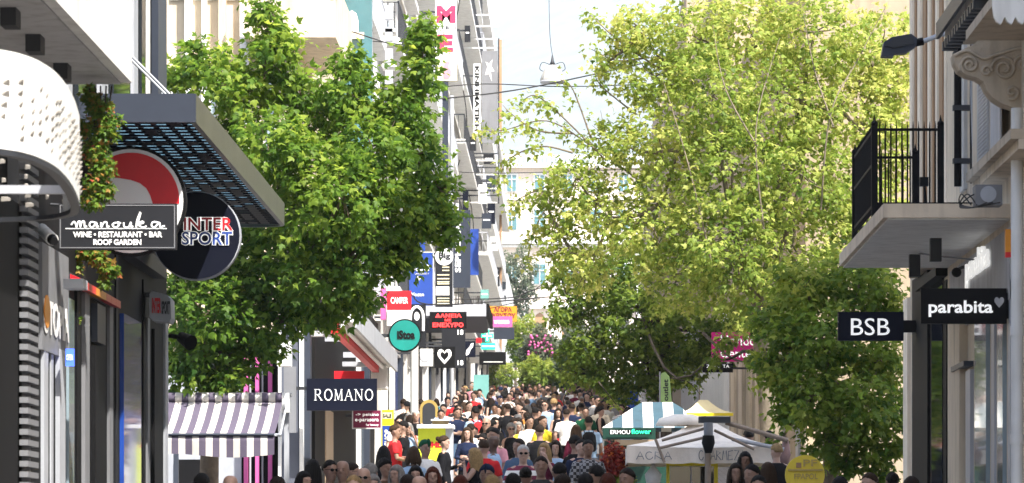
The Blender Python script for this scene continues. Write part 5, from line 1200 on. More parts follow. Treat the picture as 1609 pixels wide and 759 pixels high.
M['barkpale'] = mat('pale_bark', (.17,.14,.10), .9, var=.3, scale=6, bump=.6, bscale=18)
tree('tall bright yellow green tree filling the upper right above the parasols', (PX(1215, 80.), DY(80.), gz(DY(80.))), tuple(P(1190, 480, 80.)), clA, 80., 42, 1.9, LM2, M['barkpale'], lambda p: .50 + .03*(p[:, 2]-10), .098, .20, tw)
clC = [(960,430,60,0),(900,480,34,0,.8),(870,495,16,0,.8),(930,545,42,0),(1000,500,62,-.5),(1010,570,46,0),(1085,520,55,0),(1070,575,38,0),(955,590,32,0),(1130,540,34,.4),(1160,510,36,.6),(905,585,24,0,.7),(895,550,20,0,.7),(1025,605,22,0,.8),(880,430,20,0,.7),(985,620,16,0,.6),(1140,532,14,-11,.7),(1188,562,14,-11,.7),(1122,562,11,-11,.6),(1200,530,12,-11,.7)]
twc = [([(940,600,60),(960,625,60),(975,645,60)], 6), ([(1030,590,60),(1080,600,60),(1100,620,60)], 5)]
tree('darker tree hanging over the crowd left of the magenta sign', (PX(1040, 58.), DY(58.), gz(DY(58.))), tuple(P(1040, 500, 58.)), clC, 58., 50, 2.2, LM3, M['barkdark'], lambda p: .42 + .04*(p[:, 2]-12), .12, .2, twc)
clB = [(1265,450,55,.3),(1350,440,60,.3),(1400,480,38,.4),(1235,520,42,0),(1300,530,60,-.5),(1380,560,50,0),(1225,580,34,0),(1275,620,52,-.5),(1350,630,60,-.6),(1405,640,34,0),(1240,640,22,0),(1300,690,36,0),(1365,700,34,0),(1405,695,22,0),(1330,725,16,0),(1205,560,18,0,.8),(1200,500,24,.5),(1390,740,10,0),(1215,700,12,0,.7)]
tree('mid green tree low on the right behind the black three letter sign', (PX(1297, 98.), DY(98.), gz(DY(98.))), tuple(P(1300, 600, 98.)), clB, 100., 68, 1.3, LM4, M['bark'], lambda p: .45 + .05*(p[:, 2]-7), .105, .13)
# far shrubs and trees at the end of the street
def shrub(label, px, py, r, s, m, dens, base_py=None, lsz=.22, name='leafy_shrub', squash=1.):
    y = DY(s); t = thing(name, label, 'tree' if name == 'street_tree' else 'shrub', (PX(px, s), y, gz(y)))
    c = np.array([PX(px, s), y, PZ(py, s)]); R = r/s
    part('trunk', MB().tube([(c[0], y, gz(y)), (c[0]+.1, y, c[2])], [.14, .07], 7), M['barkdark'], t)
    n = int(dens); d = RNG.normal(size=(n, 3)); d /= np.linalg.norm(d, axis=1, keepdims=True)
    q = RNG.uniform(.3, 1.1, (n, 1))**.5; lump = 1+.25*np.sin(d[:, :1]*6+px)*np.cos(d[:, 2:]*7)
    p = c + d*q*np.array([R, R, R*squash])*lump
    for k in range(4):
        e = c + d[k]*R*.8; part('branch', MB().tube([tuple(c-np.array([0,0,R*.5*squash])), tuple(e)], [.05, .015], 5), M['barkdark'], t)
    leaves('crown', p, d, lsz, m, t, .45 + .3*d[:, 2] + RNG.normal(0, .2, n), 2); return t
LMo = leafmat('grey_green_leaf', (.05,.07,.05), (.10,.13,.08), (.20,.22,.14))
shrub('grey green tree against the pale end building beside the far pole', 810, 440, 34, 18., LMo, 5000, name='street_tree', squash=1.5)
shrub('bright yellow green shrub at the far end just above the crowd', 788, 588, 24, 26., LM2, 3000, lsz=.14)
shrub('tall light green shrub right of the orange and pink signs', 822, 535, 26, 22., LM4, 3500, squash=1.5)
t = shrub('dusty oleander bush with pink flowers at the street end', 850, 555, 30, 24., LMo, 4500, squash=1.3)
part('flowers', (lambda mb: [mb.ball((PX(random.uniform(830, 868), 24.), DY(24.)-1.1+random.uniform(-.2, .2), PZ(random.uniform(528, 560), 24.)), .09, 5) for _ in range(45)] and mb)(MB()), M['pink'], t, kind='stuff')
shrub('dark evergreen bush at the street end left of the overhanging tree', 845, 590, 28, 25., LM3, 4500)
shrub('dark rounded bush behind the far crowd at centre', 885, 585, 26, 24., LM5, 3500)
shrub('low dark bush at the far end under the overhanging tree', 925, 590, 24, 24., LM3, 3500)
shrub('pale leafy tree in front of the end building at centre right', 905, 540, 26, 20., LMo, 3500, name='street_tree', squash=1.4)
# creeper beside the curved balcony
t = thing('creeper', 'hanging green and reddish creeper between curved balcony and round red sign', 'plant', tuple(P(150, 240, 168)))
LMp = leafmat('creeper_leaf', (.06,.14,.02), (.16,.26,.03), (.45,.10,.05))
Pp = []; Oo = []
for (px, py, r, n) in ((140,150,14,260),(155,170,22,420),(165,205,24,460),(150,235,22,440),(160,262,22,420),(150,290,20,380),(145,315,18,260),(165,300,16,200),(180,190,12,120),(132,200,14,160)):
    S_ = 168.; d = RNG.normal(size=(n, 3)); d /= np.linalg.norm(d, axis=1, keepdims=True); p = np.array(P(px, py, S_)) + d*RNG.uniform(.2, 1.1, (n, 1))*r/S_; Pp.append(p); Oo.append(d)
Pp = np.concatenate(Pp); Oo = np.concatenate(Oo); n = len(Pp)
leaves('foliage', Pp, Oo, .045, LMp, t, .35+RNG.normal(0, .25, n), 3)
for k in range(5): part('stem', MB().tube(smooth([tuple(P(140+k*9, 135, 168)), tuple(P(150+k*4, 220, 168)), tuple(P(140+k*8, 320, 168))], 5), .008, 4), M['barkdark'], t)
t = thing('creeper', 'thin trailing creeper with reddish leaves below the charcoal restaurant sign', 'plant', tuple(P(150, 410, 152)))
Pp = []; Oo = []
for (px, py, r, n) in ((100,388,14,200),(130,395,16,260),(155,405,16,260),(172,425,14,200),(120,420,10,100),(112,460,9,90),(118,500,8,80),(165,445,9,70)):
    S_ = 150.; d = RNG.normal(size=(n, 3)); d /= np.linalg.norm(d, axis=1, keepdims=True); Pp.append(np.array(P(px, py, S_)) + d*RNG.uniform(.2, 1.1, (n, 1))*r/S_); Oo.append(d)
Pp = np.concatenate(Pp); Oo = np.concatenate(Oo); leaves('foliage', Pp, Oo, .05, LMp, t, .35+RNG.normal(0, .28, len(Pp)), 3)
part('stem', MB().tube(smooth([tuple(P(95, 385, 150)), tuple(P(140, 400, 150)), tuple(P(175, 440, 150))], 5), .008, 4), M['barkdark'], t)
part('stem', MB().tube(smooth([tuple(P(120, 395, 150)), tuple(P(113, 450, 150)), tuple(P(118, 505, 150))], 5), .006, 4), M['barkdark'], t)
# flowers at stand
y = DY(101.); t = thing('flower_display', 'dark red and orange flower display left of the beige parasol', 'flowers', (PX(965, 101.), y, gz(y)))
LMr = leafmat('red_flower_petal', (.10,.01,.01), (.30,.03,.02), (.55,.16,.03), .25)
n = 1400; d = RNG.normal(size=(n, 3)); d /= np.linalg.norm(d, axis=1, keepdims=True)
leaves('blossoms', np.array(P(965, 725, 101.)) + d*RNG.uniform(.3, 1.05, (n, 1))*np.array([.2, .2, .3]), d, .055, LMr, t, .4+RNG.normal(0, .25, n), 3)
n = 500; d = RNG.normal(size=(n, 3)); d /= np.linalg.norm(d, axis=1, keepdims=True)
leaves('foliage', np.array(P(975, 758, 101.)) + d*RNG.uniform(.3, 1.05, (n, 1))*np.array([.25, .2, .12]), d, .07, LM3, t, .4+RNG.normal(0, .25, n), 2)
part('vase', MB().rings([(gz(y), .15, .15, PX(966, 101.), y), (gz(y)+.9, .17, .17, PX(966, 101.), y), (PZ(755, 101.), .12, .12, PX(966, 101.), y)], 12), M['dgrey'], t)
# ================================================================ PEOPLE
def remesh(mb, voxel, smooth_it=3):
    me = mb.mesh('tmp'); ob = bpy.data.objects.new('tmp', me); C.objects.link(ob)
    r = ob.modifiers.new('r', 'REMESH'); r.mode = 'VOXEL'; r.voxel_size = voxel
    s_ = ob.modifiers.new('s', 'SMOOTH'); s_.iterations = smooth_it; s_.factor = .5
    dg = bpy.context.evaluated_depsgraph_get(); dg.update(); out = bpy.data.meshes.new_from_object(ob.evaluated_get(dg))
    bpy.data.objects.remove(ob); bpy.data.meshes.remove(me); return out
def to_mb(me):
    mb = MB(); mb.v = [tuple(v.co) for v in me.vertices]; mb.f = [tuple(p.vertices) for p in me.polygons]; mb.m = [0]*len(mb.f); mb.smooth = [True]*len(mb.f); return mb
# joints: arms (shoulder, elbow, wrist) for right(+x) and left(-x); legs (hip, knee, ankle)
POSES = {
 'walk':   dict(armR=[(.178,.0,1.385),(.255,.05,1.13),(.25,-.05,.90)], armL=[(-.178,.0,1.385),(-.25,-.03,1.13),(-.24,-.16,.92)], legR=[(.09,0,.92),(.10,-.10,.50),(.10,-.12,.08)], legL=[(-.09,0,.92),(-.10,.06,.50),(-.10,.28,.12)]),
 'stride': dict(armR=[(.178,.0,1.385),(.25,-.04,1.13),(.22,-.2,.96)], armL=[(-.178,.0,1.385),(-.26,.06,1.13),(-.26,.06,.88)], legR=[(.09,0,.92),(.10,.02,.50),(.10,.22,.12)], legL=[(-.09,0,.92),(-.10,-.12,.50),(-.10,-.16,.08)]),
 'phone':  dict(armR=[(.178,.0,1.385),(.24,-.02,1.13),(.06,-.27,1.22)], armL=[(-.178,.0,1.385),(-.25,.02,1.13),(-.25,-.06,.89)], legR=[(.09,0,.92),(.10,-.04,.50),(.10,.0,.08)], legL=[(-.09,0,.92),(-.10,-.06,.50),(-.10,.02,.08)]),
 'fold':   dict(armR=[(.178,.0,1.385),(.25,-.05,1.15),(.0,-.22,1.15)], armL=[(-.178,.0,1.385),(-.25,-.05,1.14),(.02,-.23,1.10)], legR=[(.09,0,.92),(.11,-.02,.50),(.12,.02,.08)], legL=[(-.09,0,.92),(-.11,-.02,.50),(-.12,.02,.08)]),
 'strap':  dict(armR=[(.178,.0,1.385),(.27,-.02,1.15),(.13,-.16,1.34)], armL=[(-.178,.0,1.385),(-.25,.0,1.13),(-.24,-.12,.91)], legR=[(.09,0,.92),(.10,-.10,.50),(.10,-.10,.08)], legL=[(-.09,0,.92),(-.10,.04,.50),(-.10,.22,.1)]),
 'face':   dict(armR=[(.178,.0,1.385),(.28,-.10,1.22),(.12,-.14,1.50)], armL=[(-.178,.0,1.385),(-.25,.0,1.13),(-.10,-.22,1.06)], legR=[(.09,0,.92),(.10,-.02,.50),(.10,.02,.08)], legL=[(-.09,0,.92),(-.10,-.04,.50),(-.10,.02,.08)]),
}
def torso(sex, g=0):
    if sex == 'm': R = [(.84,.15,.105),(.92,.165,.115),(1.0,.155,.11),(1.10,.150,.108),(1.22,.165,.115),(1.33,.170,.118),(1.385,.165,.105),(1.43,.125,.085),(1.47,.075,.065)]
    else: R = [(.84,.155,.11),(.92,.168,.118),(1.0,.145,.105),(1.09,.122,.092),(1.20,.140,.108),(1.28,.150,.128),(1.36,.155,.105),(1.42,.140,.085),(1.46,.075,.06)]
    return [(z, a+g, b+g, 0, 0 if z < 1.2 else .005) for z, a, b in R]
def build_body(sex, pose):
    p = POSES[pose]; k = 1 if sex == 'm' else .86; mb = MB()
    mb.rings(torso(sex, -.012), 18)
    hs = 1 if sex == 'm' else .95
    hd = [(1.508,.026,.026,-.048),(1.522,.044,.048,-.032),(1.545,.056,.068,-.018),(1.575,.066,.082,-.008),(1.605,.071,.090,-.001),(1.64,.076,.096,.003),(1.675,.077,.098,.006),(1.705,.073,.093,.008),(1.73,.058,.074,.009),(1.748,.03,.04,.008)]
    mb.rings([(z, a*hs, b*hs, 0, c) for z, a, b, c in hd], 20)
    mb.tube([(0,.012,1.42),(0,.005,1.50),(0,.0,1.58)], [.062*k,.054*k,.052*k], 14)
    mb.tube([(0,-.088,1.648),(0,-.102,1.622),(0,-.108,1.606)], [.009,.013,.015], 8)     # nose
    mb.ball((0,-.078,1.567), (.026,.016,.013), 8); mb.ball((0,-.070,1.533), (.024,.02,.016), 8)   # mouth, chin
    mb.ball((0,-.080,1.660), (.052,.018,.010), 8)   # brow ridge
    for sx in (-1, 1):
        mb.ball((sx*.077*hs, .008, 1.625), (.012,.020,.032), 8); mb.ball((sx*.042,-.062,1.60), (.022,.022,.02), 8)
    for a in ('armR', 'armL'):
        s_, e, w_ = (Vector(q) for q in p[a]); sgn = 1 if s_.x > 0 else -1
        if sex == 'f': s_.x *= .84; e.x *= .88; w_.x *= .92
        mb.tube([s_-Vector((sgn*.09,0,-.04)), s_, s_.lerp(e, .35), s_.lerp(e, .75), e, e.lerp(w_, .3), e.lerp(w_, .75), w_], [.05*k,.056*k,.052*k,.043*k,.039*k,.041*k,.031*k,.025*k], 12)
        d = (w_-e).normalized(); h = w_+d*.05; mb.tube([w_, w_+d*.03, w_+d*.085], [(.026,.02),(.038,.018),(.036,.014)], 10)
    for l in ('legR', 'legL'):
        h, kn, an = (Vector(q) for q in p[l]); mb.tube([h+Vector((0,0,.02)), h.lerp(kn, .3), h.lerp(kn, .8), kn, kn.lerp(an, .3), kn.lerp(an, .8), an], [.085*k+.01,.082*k,.06*k,.053*k,.055*k,.038*k,.034*k], 12)
        mb.tube([an+Vector((0,.04,-.03)), an+Vector((0,-.03,-.03)), an+Vector((0,-.12,-.05)), an+Vector((0,-.17,-.055))], [.032,.036,.034,.02], 10)
    b = to_mb(remesh(mb, .0135, 2))
    for a in ('armR', 'armL'):      # five separate fingers
        s_, e, w_ = (Vector(q) for q in p[a])
        if sex == 'f': s_.x *= .84; e.x *= .88; w_.x *= .92
        d = (w_-e).normalized(); side = d.cross(Vector((1,0,0))).normalized() if abs(d.x) < .8 else Vector((0,0,1)); nn = d.cross(side).normalized()
        sgn = 1 if s_.x > 0 else -1; nn = nn if nn.x*sgn < 0 else -nn
        for i, (o, ln) in enumerate(((-.027,.062),(-.009,.076),(.010,.072),(.028,.055))):
            q0 = w_+d*.078+side*o; q1 = q0+d*ln*.45+nn*.006; q2 = q1+d*ln*.35+nn*.022; q3 = q2+d*ln*.12+nn*.022
            b.tube([q0, q1, q2, q3], [.0095,.009,.008,.006], 6)
        q0 = w_+d*.03-side*.03; b.tube([q0, q0+d*.03-side*.02+nn*.008, q0+d*.06-side*.024+nn*.02], [.012,.011,.008], 6)
    # eyes with socket shade put into their dark colour, brows and lips
    for sx in (-1, 1):
        b.ball((sx*.031*hs,-.0865*hs-.0005,1.636), (.0165,.010,.009), 8, 1); b.ball((sx*.031*hs,-.0955*hs,1.637), (.010,.003,.0035), 6, 2)
        b.tube([(sx*.014,-.094,1.656),(sx*.032,-.094,1.661),(sx*.050,-.080,1.655)], [.0055,.0065,.004], 5, 1)
    b.tube([(-.024,-.084,1.568),(-.01,-.0945,1.5705),(.01,-.0945,1.5705),(.024,-.084,1.568)], [.004,.0085,.0085,.004], 6, 3)
    me = b.mesh('body'); return me
def build_shirt(sex, pose, sleeve):
    p = POSES[pose]; k = 1 if sex == 'm' else .84; mb = MB()
    R = torso(sex, .016); R = [r for r in R if r[0] > .9]; 
    if sleeve == 'tank': R = [(z, a*(1 if z < 1.38 else .86), b_, xc, yc) for z, a, b_, xc, yc in R]
    top = R[-1]; R = R[:-1] + [(top[0]-.005, top[1]+.006, top[2]+.006, 0, .004)]
    R[0] = (.88, R[0][1]+.012, R[0][2]+.012, 0, 0)
    mb.rings(R, 20)
    if sleeve != 'tank':
        for a in ('armR', 'armL'):
            s_, e, w_ = (Vector(q) for q in p[a]); sgn = 1 if s_.x > 0 else -1
            if sex == 'f': s_.x *= .84; e.x *= .88; w_.x *= .92
            if sleeve == 'short': mb.tube([s_-Vector((sgn*.10,0,-.035)), s_, s_.lerp(e, .35), s_.lerp(e, .72)], [.045*k,.064*k,.066*k,.066*k], 12)
            else: mb.tube([s_-Vector((sgn*.10,0,-.035)), s_, s_.lerp(e, .4), e, e.lerp(w_, .5), e.lerp(w_, .93)], [.045*k,.066*k,.066*k,.058*k,.050*k,.042*k], 12)
    me = remesh(mb, .019, 2)
    for v in me.vertices:      # cloth folds
        n_ = mnoise.noise(Vector((v.co.x*9, v.co.y*9, v.co.z*14)))*.012
        v.co.x *= 1+n_*1.5; v.co.y *= 1+n_*3
    for q in me.polygons: q.use_smooth = True
    return me
def build_legs(sex, pose, kind):
    p = POSES[pose]; k = 1 if sex == 'm' else .92; mb = MB()
    if kind == 'skirt':
        mb.rings([(1.0,.142,.11,0,0),(.92,.185,.14,0,0),(.7,.23,.2,0,0),(.48,.27,.25,0,.02)], 20); mb = mb
    else:
        mb.rings([r for r in torso(sex, .012) if r[0] < 1.05], 18)
        end = .97 if kind == 'long' else .12
        for l in ('legR', 'legL'):
            h, kn, an = (Vector(q) for q in p[l])
            if kind == 'long': mb.tube([h+Vector((0,0,.04)), h.lerp(kn, .3), kn, kn.lerp(an, .5), kn.lerp(an, .95)], [.098*k,.098*k,.074*k,.066*k,.062*k], 12)
            else: mb.tube([h+Vector((0,0,.04)), h.lerp(kn, .3), h.lerp(kn, .92)], [.098*k,.1*k,.088*k], 12)
    me = remesh(mb, .024, 2)
    for q in me.polygons: q.use_smooth = True
    return me
def build_hair(kind):
    mb = MB(); vs = []; fs = []; n = 26; m = 15; c = Vector((0,.008,1.655))
    for i in range(m+1):
        a = math.pi*.80*i/m
        for k in range(n):
            t = 2*math.pi*k/n; d = Vector((math.sin(a)*math.sin(t), -math.sin(a)*math.cos(t), math.cos(a)))   # t=0 is the face side (-y)
            front = max(0, math.cos(t)); low = a/math.pi
            puff = {'short': 1.10, 'bald': .9, 'long': 1.15, 'bun': 1.09, 'curly': 1.25, 'bob': 1.18, 'cap': 1.14}[kind]
            R = Vector((.080, .100, .098))
            hl = .30 if front > .35 else (.46 if abs(math.sin(t)) > .8 and kind in ('short', 'cap') else .66)     # hairline
            hl = .375*front**.5 + (1-front**.5)*(.62 if kind != 'short' else .60)
            if kind in ('short', 'bun', 'cap') and front < .35 and abs(math.sin(t)) > .85: hl = min(hl, .50)
            f_ = max(0, min(1, (hl-low)/.06+.5)); r = (puff*f_ + .84*(1-f_)) * (1+.03*math.sin(t*9+a*5)*(1 if kind != 'curly' else 2.2)+ (.04*mnoise.noise(d*6) if kind == 'curly' else .015*mnoise.noise(d*9)))
            vs.append((c.x+d.x*R.x*r, c.y+d.y*R.y*r, c.z+d.z*R.z*r))
    for i in range(m):
        for k in range(n): fs.append((i*n+k, (i+1)*n+k, (i+1)*n+(k+1)%n, i*n+(k+1)%n))
    mb.add(vs, fs, 0, True)
    if kind in ('long', 'bob'):
        L_ = .30 if kind == 'long' else .13; sub = MB()
        for k in range(15):
            t = math.radians(-118 + 236*k/14); x = math.sin(t)*.082; y = .008+math.cos(t)*.098*1.0
            fl = 1+.25*random.random(); ln = L_*random.uniform(.85, 1.12)
            sub.tube([(x*.95, y, 1.68), (x*1.12, y*1.08+.004, 1.60), (x*1.2*fl, y*1.02+.012, 1.60-ln*.55), (x*1.12*fl, y*.85+.02, 1.60-ln)], [.02,.027,.028,.010], 6)
        mb.v_ = None; b = len(mb.v)
        mb.add(sub.v, sub.f, 0, True)
    if kind == 'bun': mb.ball((0,.115,1.70), .045, 10); mb.ball((0,.095,1.70), .035, 10)
    if kind == 'cap': mb.tube([(0,-.07,1.715),(0,-.12,1.708),(0,-.165,1.695)], [(.062,.012),(.06,.008),(.03,.005)], 12)
    me = mb.mesh('hair'); return me
def build_glasses():
    mb = MB()
    for sx in (-1, 1):
        mb.disc((sx*.033,-.110,1.636), .024, .005, 12, ry=.018); mb.tube([(sx*.055,-.106,1.642),(sx*.079,-.03,1.642),(sx*.08,.01,1.638)], .003, 4)
    mb.tube([(-.012,-.110,1.640),(.012,-.110,1.640)], .003, 4); return mb.mesh('sunglasses')
def build_pack():
    mb = MB(); mb.rings([(1.02,.11,.05,0,.17),(1.05,.14,.075,0,.18),(1.2,.15,.085,0,.185),(1.36,.13,.07,0,.175),(1.43,.07,.04,0,.165)], 14)
    mb.tube([(0,.10,1.43),(0,.13,1.47),(0,.16,1.43)], .008, 5)
    for sx in (-1, 1): mb.tube([(sx*.09,.15,1.42),(sx*.105,.02,1.475),(sx*.11,-.10,1.40),(sx*.125,-.135,1.25),(sx*.16,-.05,1.08),(sx*.13,.14,1.06)], [(.02,.006)]*6, 6)
    return mb
def build_bag():
    mb = MB(); mb.rings([(.80,.05,.13,.27,0),(.83,.065,.15,.27,0),(.98,.06,.14,.27,0),(1.03,.04,.11,.27,0)], 12)
    mb.tube([(.27,-.1,1.02),(.24,-.10,1.25),(.15,-.06,1.49),(.10,.06,1.495),(.22,.12,1.2),(.27,.1,1.02)], [(.010,.005)]*6, 5); return mb
MS = {}
def getm(kind, *a):
    key = (kind,)+a
    if key not in MS:
        me = {'body': build_body, 'shirt': build_shirt, 'legs': build_legs, 'hair': build_hair}[kind](*a)
        me.materials.clear(); nslot = 4 if kind == 'body' else 1
        for k in range(nslot): me.materials.append(None)
        if kind == 'body': me.materials[1] = M['eyedark']; me.materials[2] = M['eyewhite']; me.materials[3] = M['lip']
        MS[key] = me
    return MS[key]
M['eyedark'] = mat('eye_brow_socket_shade', (.03,.02,.015), .4); M['eyewhite'] = mat('eye_white', (.55,.50,.46), .3); M['lip'] = mat('lips', (.36,.13,.11), .5)
SK = {'fair': mat('fair_skin', (.40,.255,.195), .5, var=.06, scale=12), 'tan': mat('tan_skin', (.27,.165,.12), .5, var=.06, scale=12), 'brown': mat('brown_skin', (.18,.095,.06), .5, var=.06, scale=12), 'dark': mat('dark_brown_skin', (.075,.042,.03), .45, var=.06, scale=12)}
HC = {'black': (.012,.010,.010), 'dark brown': (.035,.020,.013), 'brown': (.085,.047,.025), 'blonde': (.36,.24,.11), 'grey': (.28,.27,.26), 'white': (.55,.54,.52), 'red': (.16,.035,.015)}
HM = {k: mat('hair_'+k.replace(' ', '_'), tuple(q*(.45 if max(v) < .2 else .75) for q in v), .6, spec=.15, var=.3, scale=30, bump=.8, bscale=120) for k, v in HC.items()}
TC = {'white': (.75,.75,.74), 'black': (.014,.014,.017), 'navy': (.02,.03,.075), 'grey': (.22,.22,.23), 'light blue': (.30,.42,.58), 'red': (.50,.025,.03), 'beige': (.52,.44,.34), 'dark green': (.015,.10,.05), 'pink': (.62,.28,.33), 'yellow': (.75,.60,.04), 'maroon': (.16,.02,.05), 'denim blue': (.10,.17,.28), 'olive': (.12,.12,.06), 'lilac': (.42,.38,.52), 'teal': (.05,.28,.30), 'orange': (.60,.22,.05), 'charcoal': (.05,.05,.055), 'cream': (.66,.60,.48), 'brown': (.13,.075,.045)}
TM = {k: mat('cloth_'+k.replace(' ', '_'), tuple(q*(.6 if max(v) < .3 else .88) for q in v), .9, spec=.1, var=.12, scale=8, bump=.5, bscale=22) for k, v in TC.items()}
def patterned(name, c1, c2, mode, sc):
    m = mat(name, c1, .85, bump=.4, bscale=22); n = m.node_tree; b = n.nodes['Principled BSDF']; tc = [q for q in n.nodes if q.type == 'TEX_COORD'][0]
    if mode == 'stripe': t = n.nodes.new('ShaderNodeTexWave'); t.bands_direction = 'Z'; t.inputs['Scale'].default_value = sc; o = t.outputs['Fac']
    elif mode == 'check': t = n.nodes.new('ShaderNodeTexChecker'); t.inputs['Scale'].default_value = sc; o = t.outputs['Fac']
    else: t = n.nodes.new('ShaderNodeTexVoronoi'); t.inputs['Scale'].default_value = sc; o = t.outputs['Distance']
    n.links.new(tc.outputs['Object'], t.inputs['Vector']); cr = n.nodes.new('ShaderNodeValToRGB'); cr.color_ramp.interpolation = 'CONSTANT'
    cr.color_ramp.elements[0].color = (*c1, 1); cr.color_ramp.elements[1].color = (*c2, 1); cr.color_ramp.elements[1].position = .5 if mode != 'floral' else .35
    n.links.new(o, cr.inputs[0]); n.links.new(cr.outputs[0], b.inputs['Base Color']); return m
TM['blue and white striped'] = patterned('cloth_blue_stripe', TC['navy'], TC['white'], 'stripe', 7); TM['black checked'] = patterned('cloth_check', TC['black'], TC['grey'], 'check', 22)
TM['floral'] = patterned('cloth_floral', TC['charcoal'], TC['cream'], 'floral', 26); TM['maroon and white striped'] = patterned('cloth_maroon_stripe', TC['maroon'], TC['white'], 'stripe', 2.2)
GL = build_glasses(); GL.materials.append(M['black'])
PK = build_pack().mesh('backpack'); PK.materials.append(None); BG = build_bag().mesh('shoulder_bag'); BG.materials.append(None)
def child(name, me, m, par):
    o = bpy.data.objects.new(name, me); C.objects.link(o); o.parent = par
    o.material_slots[0].link = 'OBJECT'; o.material_slots[0].material = m; return o
def top_copy(name, me, m, ref, label, cat, group):
    o = bpy.data.objects.new(name, me); C.objects.link(o); o.location = ref.location; o.rotation_euler = ref.rotation_euler; o.scale = ref.scale
    o.material_slots[0].link = 'OBJECT'; o.material_slots[0].material = m; setp(o, label, cat, group); return o
def person(x, y, sex, rot, hair, hcol, top, tcol, bot, bcol, skin, pose, label, h=1.72, extra=None):
    t = bpy.data.objects.new('person', None); C.objects.link(t); t.empty_display_size = .3
    t.location = (x, y, gz(y)); t.rotation_euler = (0, 0, rot); k = h/1.75; t.scale = (k*(1.0 if sex == 'f' else 1.03), k, k)
    setp(t, label, 'person', 'pedestrians in the street crowd'); ORIG[t.name] = Vector(t.location)
    child('body', getm('body', sex, pose), SK[skin], t)
    child('dress' if bot == 'skirt' and bcol == tcol else 'shirt', getm('shirt', sex, pose, top), TM[tcol], t)
    child({'long': 'trousers', 'shorts': 'shorts', 'skirt': 'skirt'}[bot], getm('legs', sex, pose, bot), TM[bcol], t)
    if hair != 'bald': child('cap' if hair == 'cap' else 'hair', getm('hair', hair), TM[hcol] if hair == 'cap' else HM[hcol], t)
    if extra == 'sunglasses': o = bpy.data.objects.new('sunglasses', GL); C.objects.link(o); o.parent = t
    return t
PL = []; 
def put(px, ytop, sex, face, hair, hcol, top, tcol, bot, bcol, skin, pose, label, extra=None, h=None):
    h = h or (1.76 if sex == 'm' else 1.66)
    s = (ytop-558)/(3.05-h)       # the scale at which a head of height h tops out at ytop
    x, y = PX(px, s), DY(s); PL.append((px, s))
    rot = {'f': 0, 'b': math.pi, 'l': -math.pi/2, 'r': math.pi/2, 'fl': -.6, 'fr': .6, 'bl': -2.5, 'br': 2.5}[face] + random.uniform(-.15, .15)
    p = person(x, y, sex, rot, hair, hcol, top, tcol, bot, bcol, skin, pose, label, h, 'sunglasses' if extra == 'sunglasses' else None)
    if extra and extra.startswith('pack'): top_copy('backpack', PK, TM[extra.split(':')[1]], p, extra.split(':')[1]+' backpack worn by the '+label.split(' ')[0]+' '+' '.join(label.split(' ')[1:9]), 'backpack', 'bags carried in the crowd')
    if extra and extra.startswith('bag'): top_copy('shoulder_bag', BG, TM[extra.split(':')[1]], p, extra.split(':')[1]+' shoulder bag carried by the '+label.split(' ')[0]+' '+' '.join(label.split(' ')[1:9]), 'bag', 'bags carried in the crowd')
    return p
